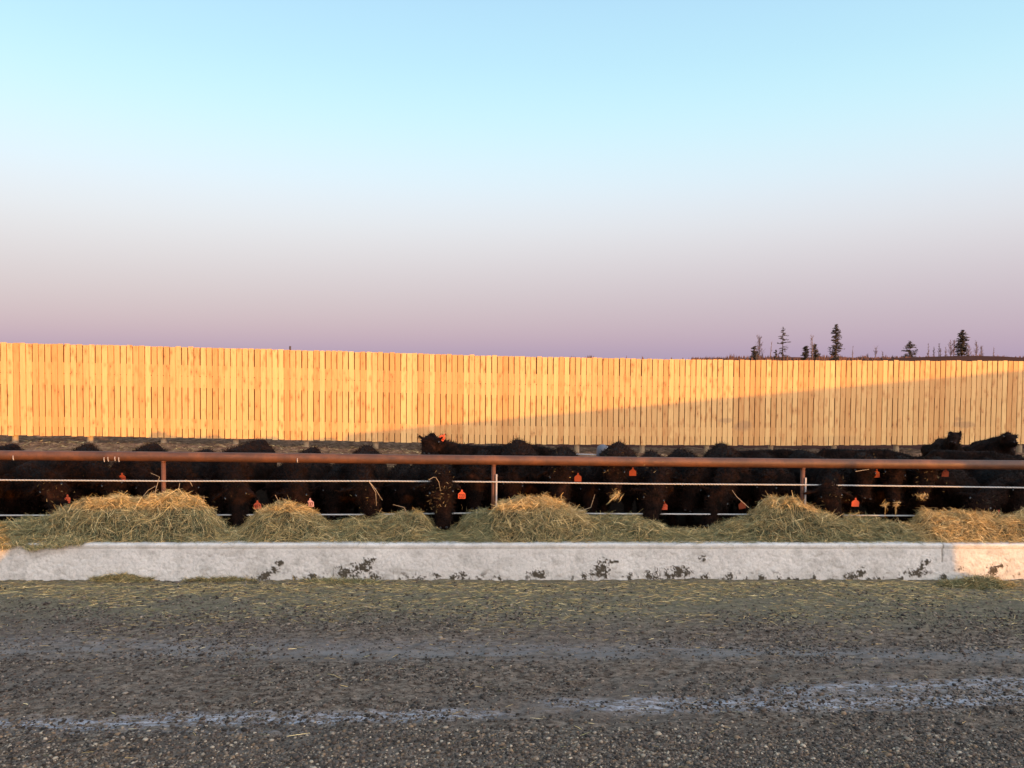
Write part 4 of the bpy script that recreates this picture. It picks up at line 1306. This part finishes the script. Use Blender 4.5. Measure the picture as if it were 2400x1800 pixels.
n = 900
uu = []; 
for (u, v, su, sv, Y, k) in ((1030, 1165, 20, 32, 9.80, 130), (120, 1165, 26, 32, 10.0, 40), (865, 1165, 16, 25, 10.0, 25), (1315, 1090, 20, 25, 10.35, 40), (1440, 1090, 20, 22, 10.4, 35), (1530, 1110, 25, 30, 10.2, 30),
                             (1960, 1170, 20, 30, 10.05, 40), (2035, 1090, 26, 18, 10.45, 30), (2180, 1120, 26, 30, 10.4, 45), (2320, 1180, 25, 20, 10.2, 20), (560, 1160, 25, 35, 10.1, 20)):
    for _ in range(k):
        p = P(random.gauss(u, su), random.gauss(v, sv), Y); uu.append(p)
C = np.array([list(p) for p in uu]); n = len(C)
a = RNG.uniform(0, 6.28, n)
d = np.stack([np.cos(a), 0.1 * np.sin(a), np.sin(a)], 1); d /= np.linalg.norm(d, axis=1)[:, None]
V, Fc, cl = strands(C, d, RNG.uniform(0.01, 0.045, n), RNG.uniform(0.002, 0.0045, n), hay_colors(n, np.full(n, 0.7)) * 0.5)
CLING = (V, Fc, cl)

# water tank behind the row
tk = tag(empty('water_tank', (0, 0, 0)), 'dark round tank with a white cap beside a tufted back left of centre-right', 'tank')
p = P(1413, 1040, 14.5)
tk.location = (p.x, 14.5, p.z - 0.25)
mb = MB(); mb.tube([(0, 0, -0.75), (0, 0, 0.14), (0, 0, 0.20), (0, 0, 0.235)], [0.12, 0.12, 0.10, 0.03], 20); mb.obj('shell', M_PLASTIC, tk, smooth=True)
mb = MB(); mb.tube([(0.06, -0.06, 0.16), (0.06, -0.08, 0.19)], [0.035, 0.03], 12); mb.obj('cap', M_WHITE, tk, smooth=True)
mb = MB(); mb.tube([(-0.10, 0, 0.04), (-0.5, 0, 0.045)], 0.012, 8); mb.obj('inlet_pipe', M_ANGLE, tk, smooth=True)

# ---------------------------------------------------------------- far trees
def conifer(u, vt, wpx, dens, label, Y=220, bare_low=0.0, vb=846):
    base = P(u, vb, Y); topz = P(u, vt, Y).z
    x0 = base.x; z0 = float(far_z(np.array([x0]), np.array([float(Y)]))[0]) - 0.1
    H = topz - z0; W = wpx / 1800 * Y / 2
    root = tag(empty('spruce_tree', (x0, Y, z0)), label, 'tree', 'lone spruces beyond the windbreak')
    rr = random.Random(int(u))
    mb = MB(); mb.tube([(0, 0, 0), (rr.uniform(-.1, .1), 0, H * 0.5), (0, 0, H)], [0.17, 0.11, 0.03], 7)
    mb.obj('trunk', M_BARK, root, smooth=True)
    V = []; Fq = []
    nw = int(H * 2.6)
    for i in range(nw):
        t = (i + 0.5) / nw
        z = H * (1 - t)
        if 1 - t < bare_low and rr.random() < 0.5: continue
        prof = min(1.0, (t * 2.6) ** 0.75) * (1.0 if t < 0.75 else 0.9)
        nbr = rr.randint(5, 8)
        for k in range(nbr):
            if rr.random() > dens: continue
            a = rr.uniform(0, 6.28); ln = W * prof * rr.uniform(0.55, 1.15) + 0.1
            zz = z + rr.uniform(-0.2, 0.2)
            dx, dy = math.cos(a), math.sin(a)
            dr = rr.uniform(-0.25, 0.1) * ln
            # clumps along the limb
            steps = max(3, int(ln / 0.16))
            for s_ in range(steps):
                f = (s_ + 0.7) / steps
                cx, cy, cz = dx * ln * f, dy * ln * f, zz + dr * f * f + 0.12 * ln * f
                for c_ in range(3):
                    r_ = (0.10 + 0.16 * dens) * rr.uniform(0.5, 1.2)
                    n0 = len(V)
                    for q_ in range(3):
                        V.append((cx + rr.gauss(0, r_), cy + rr.gauss(0, r_), cz + rr.gauss(0, r_ * 0.6)))
                    Fq.append((n0, n0 + 1, n0 + 2))
            n0 = len(V)
            V.extend([(0, 0, zz - 0.03), (0, 0, zz + 0.03), (dx * ln, dy * ln, zz + dr + 0.12 * ln)]); Fq.append((n0, n0 + 1, n0 + 2))
    obj('crown', mesh_np('crown', np.array(V), np.array(Fq), M_NEEDLE), root)


def bare(u, vt, wpx, label, Y=225, lean=0.0, dense=1.0, trunk=M_BIRCH, vb=846):
    base = P(u, vb, Y); topz = P(u, vt, Y).z
    x0 = base.x; z0 = float(far_z(np.array([x0]), np.array([float(Y)]))[0]) - 0.1
    H = topz - z0; W = wpx / 1800 * Y / 2
    root = tag(empty('bare_tree', (x0, Y, z0)), label, 'tree', 'bare trees beyond the windbreak')
    rr = random.Random(int(u) + 3)
    lx = lean * H
    mb = MB(); mb.tube([(0, 0, 0), (lx * .5, 0, H * 0.5), (lx, 0, H)], [0.14, 0.10, 0.035], 6); mb.obj('trunk', trunk, root, smooth=True)
    mb = MB()
    for i in range(int(34 * dense)):
        t = rr.uniform(0.25, 0.97)
        a = rr.uniform(0, 6.28); ln = W * (1.1 - t * 0.6) * rr.uniform(0.5, 1.2)
        s = Vector((lx * t, 0, H * t)); e = s + Vector((math.cos(a) * ln, math.sin(a) * ln, ln * rr.uniform(0.7, 1.7)))
        mb.tube([s, s.lerp(e, 0.5) + Vector((0, 0, -0.04)), e], [0.04, 0.03, 0.015], 3, False)
        for k in range(4):
            s2 = s.lerp(e, rr.uniform(0.3, 0.95)); e2 = s2 + Vector((rr.gauss(0, .25), rr.gauss(0, .25), rr.uniform(0.15, 0.5))) * min(1, W)
            mb.tube([s2, e2], [0.022, 0.012], 3, False)
    mb.obj('crown', M_TWIG, root)


conifer(1768, 811, 20, 0.95, 'short bushy spruce, first evergreen on the skyline')
bare(1779, 791, 26, 'pale bare birch with a wide twiggy crown behind the short bushy spruce', dense=2.2)
bare(1803, 799, 8, 'slim bare tree leaning right between the first birch and the sparse spruce', lean=0.1, dense=0.5)
conifer(1818, 820, 9, 0.5, 'tiny thin spruce at the left foot of the sparse spiky spruce')
conifer(1834, 766, 34, 0.42, 'tall sparse spiky spruce with a bare pointed tip', bare_low=0.3)
conifer(1887, 812, 17, 0.85, 'small conical spruce left of the pair with a birch')
bare(1903, 786, 16, 'bare birch rising through a small spruce', Y=218, dense=1.0)
conifer(1910, 806, 20, 0.8, 'small spruce with a pale birch trunk in front')
conifer(1958, 760, 28, 0.8, 'tallest spruce, narrow with ragged tufted limbs')
bare(1998, 812, 6, 'faint thin bare tree just right of the tallest spruce', dense=0.4)
bare(2050, 814, 14, 'small bare tree leaning right, halfway between the tallest and the wide low spruce', lean=0.12, dense=0.6)
bare(2068, 824, 8, 'smallest bare tree left of the wide low spruce', dense=0.4)
conifer(2132, 800, 34, 0.6, 'wide low spruce with a thin leader')
for uu_, vv_, wd, lb in ((2175, 806, 8, 'leftmost thin bare tree in the group left of the stout spruce'), (2188, 812, 8, 'second thin bare tree from the left, left of the stout spruce'), (2200, 806, 9, 'third thin bare tree from the left, left of the stout spruce'),
                         (2204, 818, 9, 'short bare tree in the middle of the thin group'), (2216, 812, 9, 'fifth bare tree from the left in the thin group'), (2228, 800, 18, 'bushier bare tree next to the stout spruce'),
                         (2235, 797, 12, 'bare tree touching the left side of the stout spruce'), (2270, 815, 16, 'bare tree right against the right side of the stout spruce'), (2288, 802, 14, 'bare tree on the small rise, left of two'),
                         (2299, 812, 12, 'bare tree on the small rise, right of two'), (2328, 812, 5, 'lone thin bare pole-like tree at the far right')):
    bare(uu_, vv_, wd, lb, dense=0.6 if wd < 12 else 1.1)
conifer(2254, 773, 28, 0.95, 'stout dark spruce with a flat ragged top')
# low brush and far woods on the skyline: one mass
V = []; Fq = []
rr = random.Random(5)
for k in range(5200):
    u = rr.uniform(1310, 2750)
    if u < 1620 and not (1335 < u < 1350 or 1370 < u < 1388 or rr.random() < 0.03): continue
    Y = rr.uniform(212, 300)
    b_ = P(u, 845, Y)
    z0 = float(far_z(np.array([b_.x]), np.array([Y]))[0])
    tt = P(u, 839 - abs(rr.gauss(0, 2.5)) * (0.5 + 1.4 * vnoise(u / 22.0, 0, 9)), Y)
    h = max(0.4, tt.z - z0)
    w = rr.uniform(0.15, 0.5)
    n0 = len(V)
    a = rr.uniform(0, 3.1)
    V.extend([(b_.x - w * math.cos(a), Y - w * math.sin(a), z0 - 0.2), (b_.x + w * math.cos(a), Y + w * math.sin(a), z0 - 0.2), (b_.x + rr.uniform(-.1, .1), Y, z0 + h), (b_.x + w * math.cos(a) * 0.7, Y, z0 + h * 0.75)])
    Fq.append((n0, n0 + 1, n0 + 3, n0 + 2))
tag(obj('far_brush', mesh_np('far_brush', np.array(V), np.array(Fq), M_BRUSH)), 'low reddish-brown brush and woods along the horizon', 'brush', kind='stuff')
pl = P(680, 815, 23.5)
mb = MB(); mb.tube([(0, 0, -2.3), (0, 0, 0.05)], [0.035, 0.03], 8)
o = mb.obj('pole', M_BARK, None, smooth=True); o.location = (pl.x, 23.5, pl.z); tag(o, 'dark pole tip just showing over the windbreak at the left', 'pole')

V, Fc, cl = CLING
tag(obj('clinging_straw', mesh_np('clinging_straw', V, Fc, M_HAY, cl)), 'flecks of straw clinging to the faces of the feeding cows', 'straw', kind='stuff')
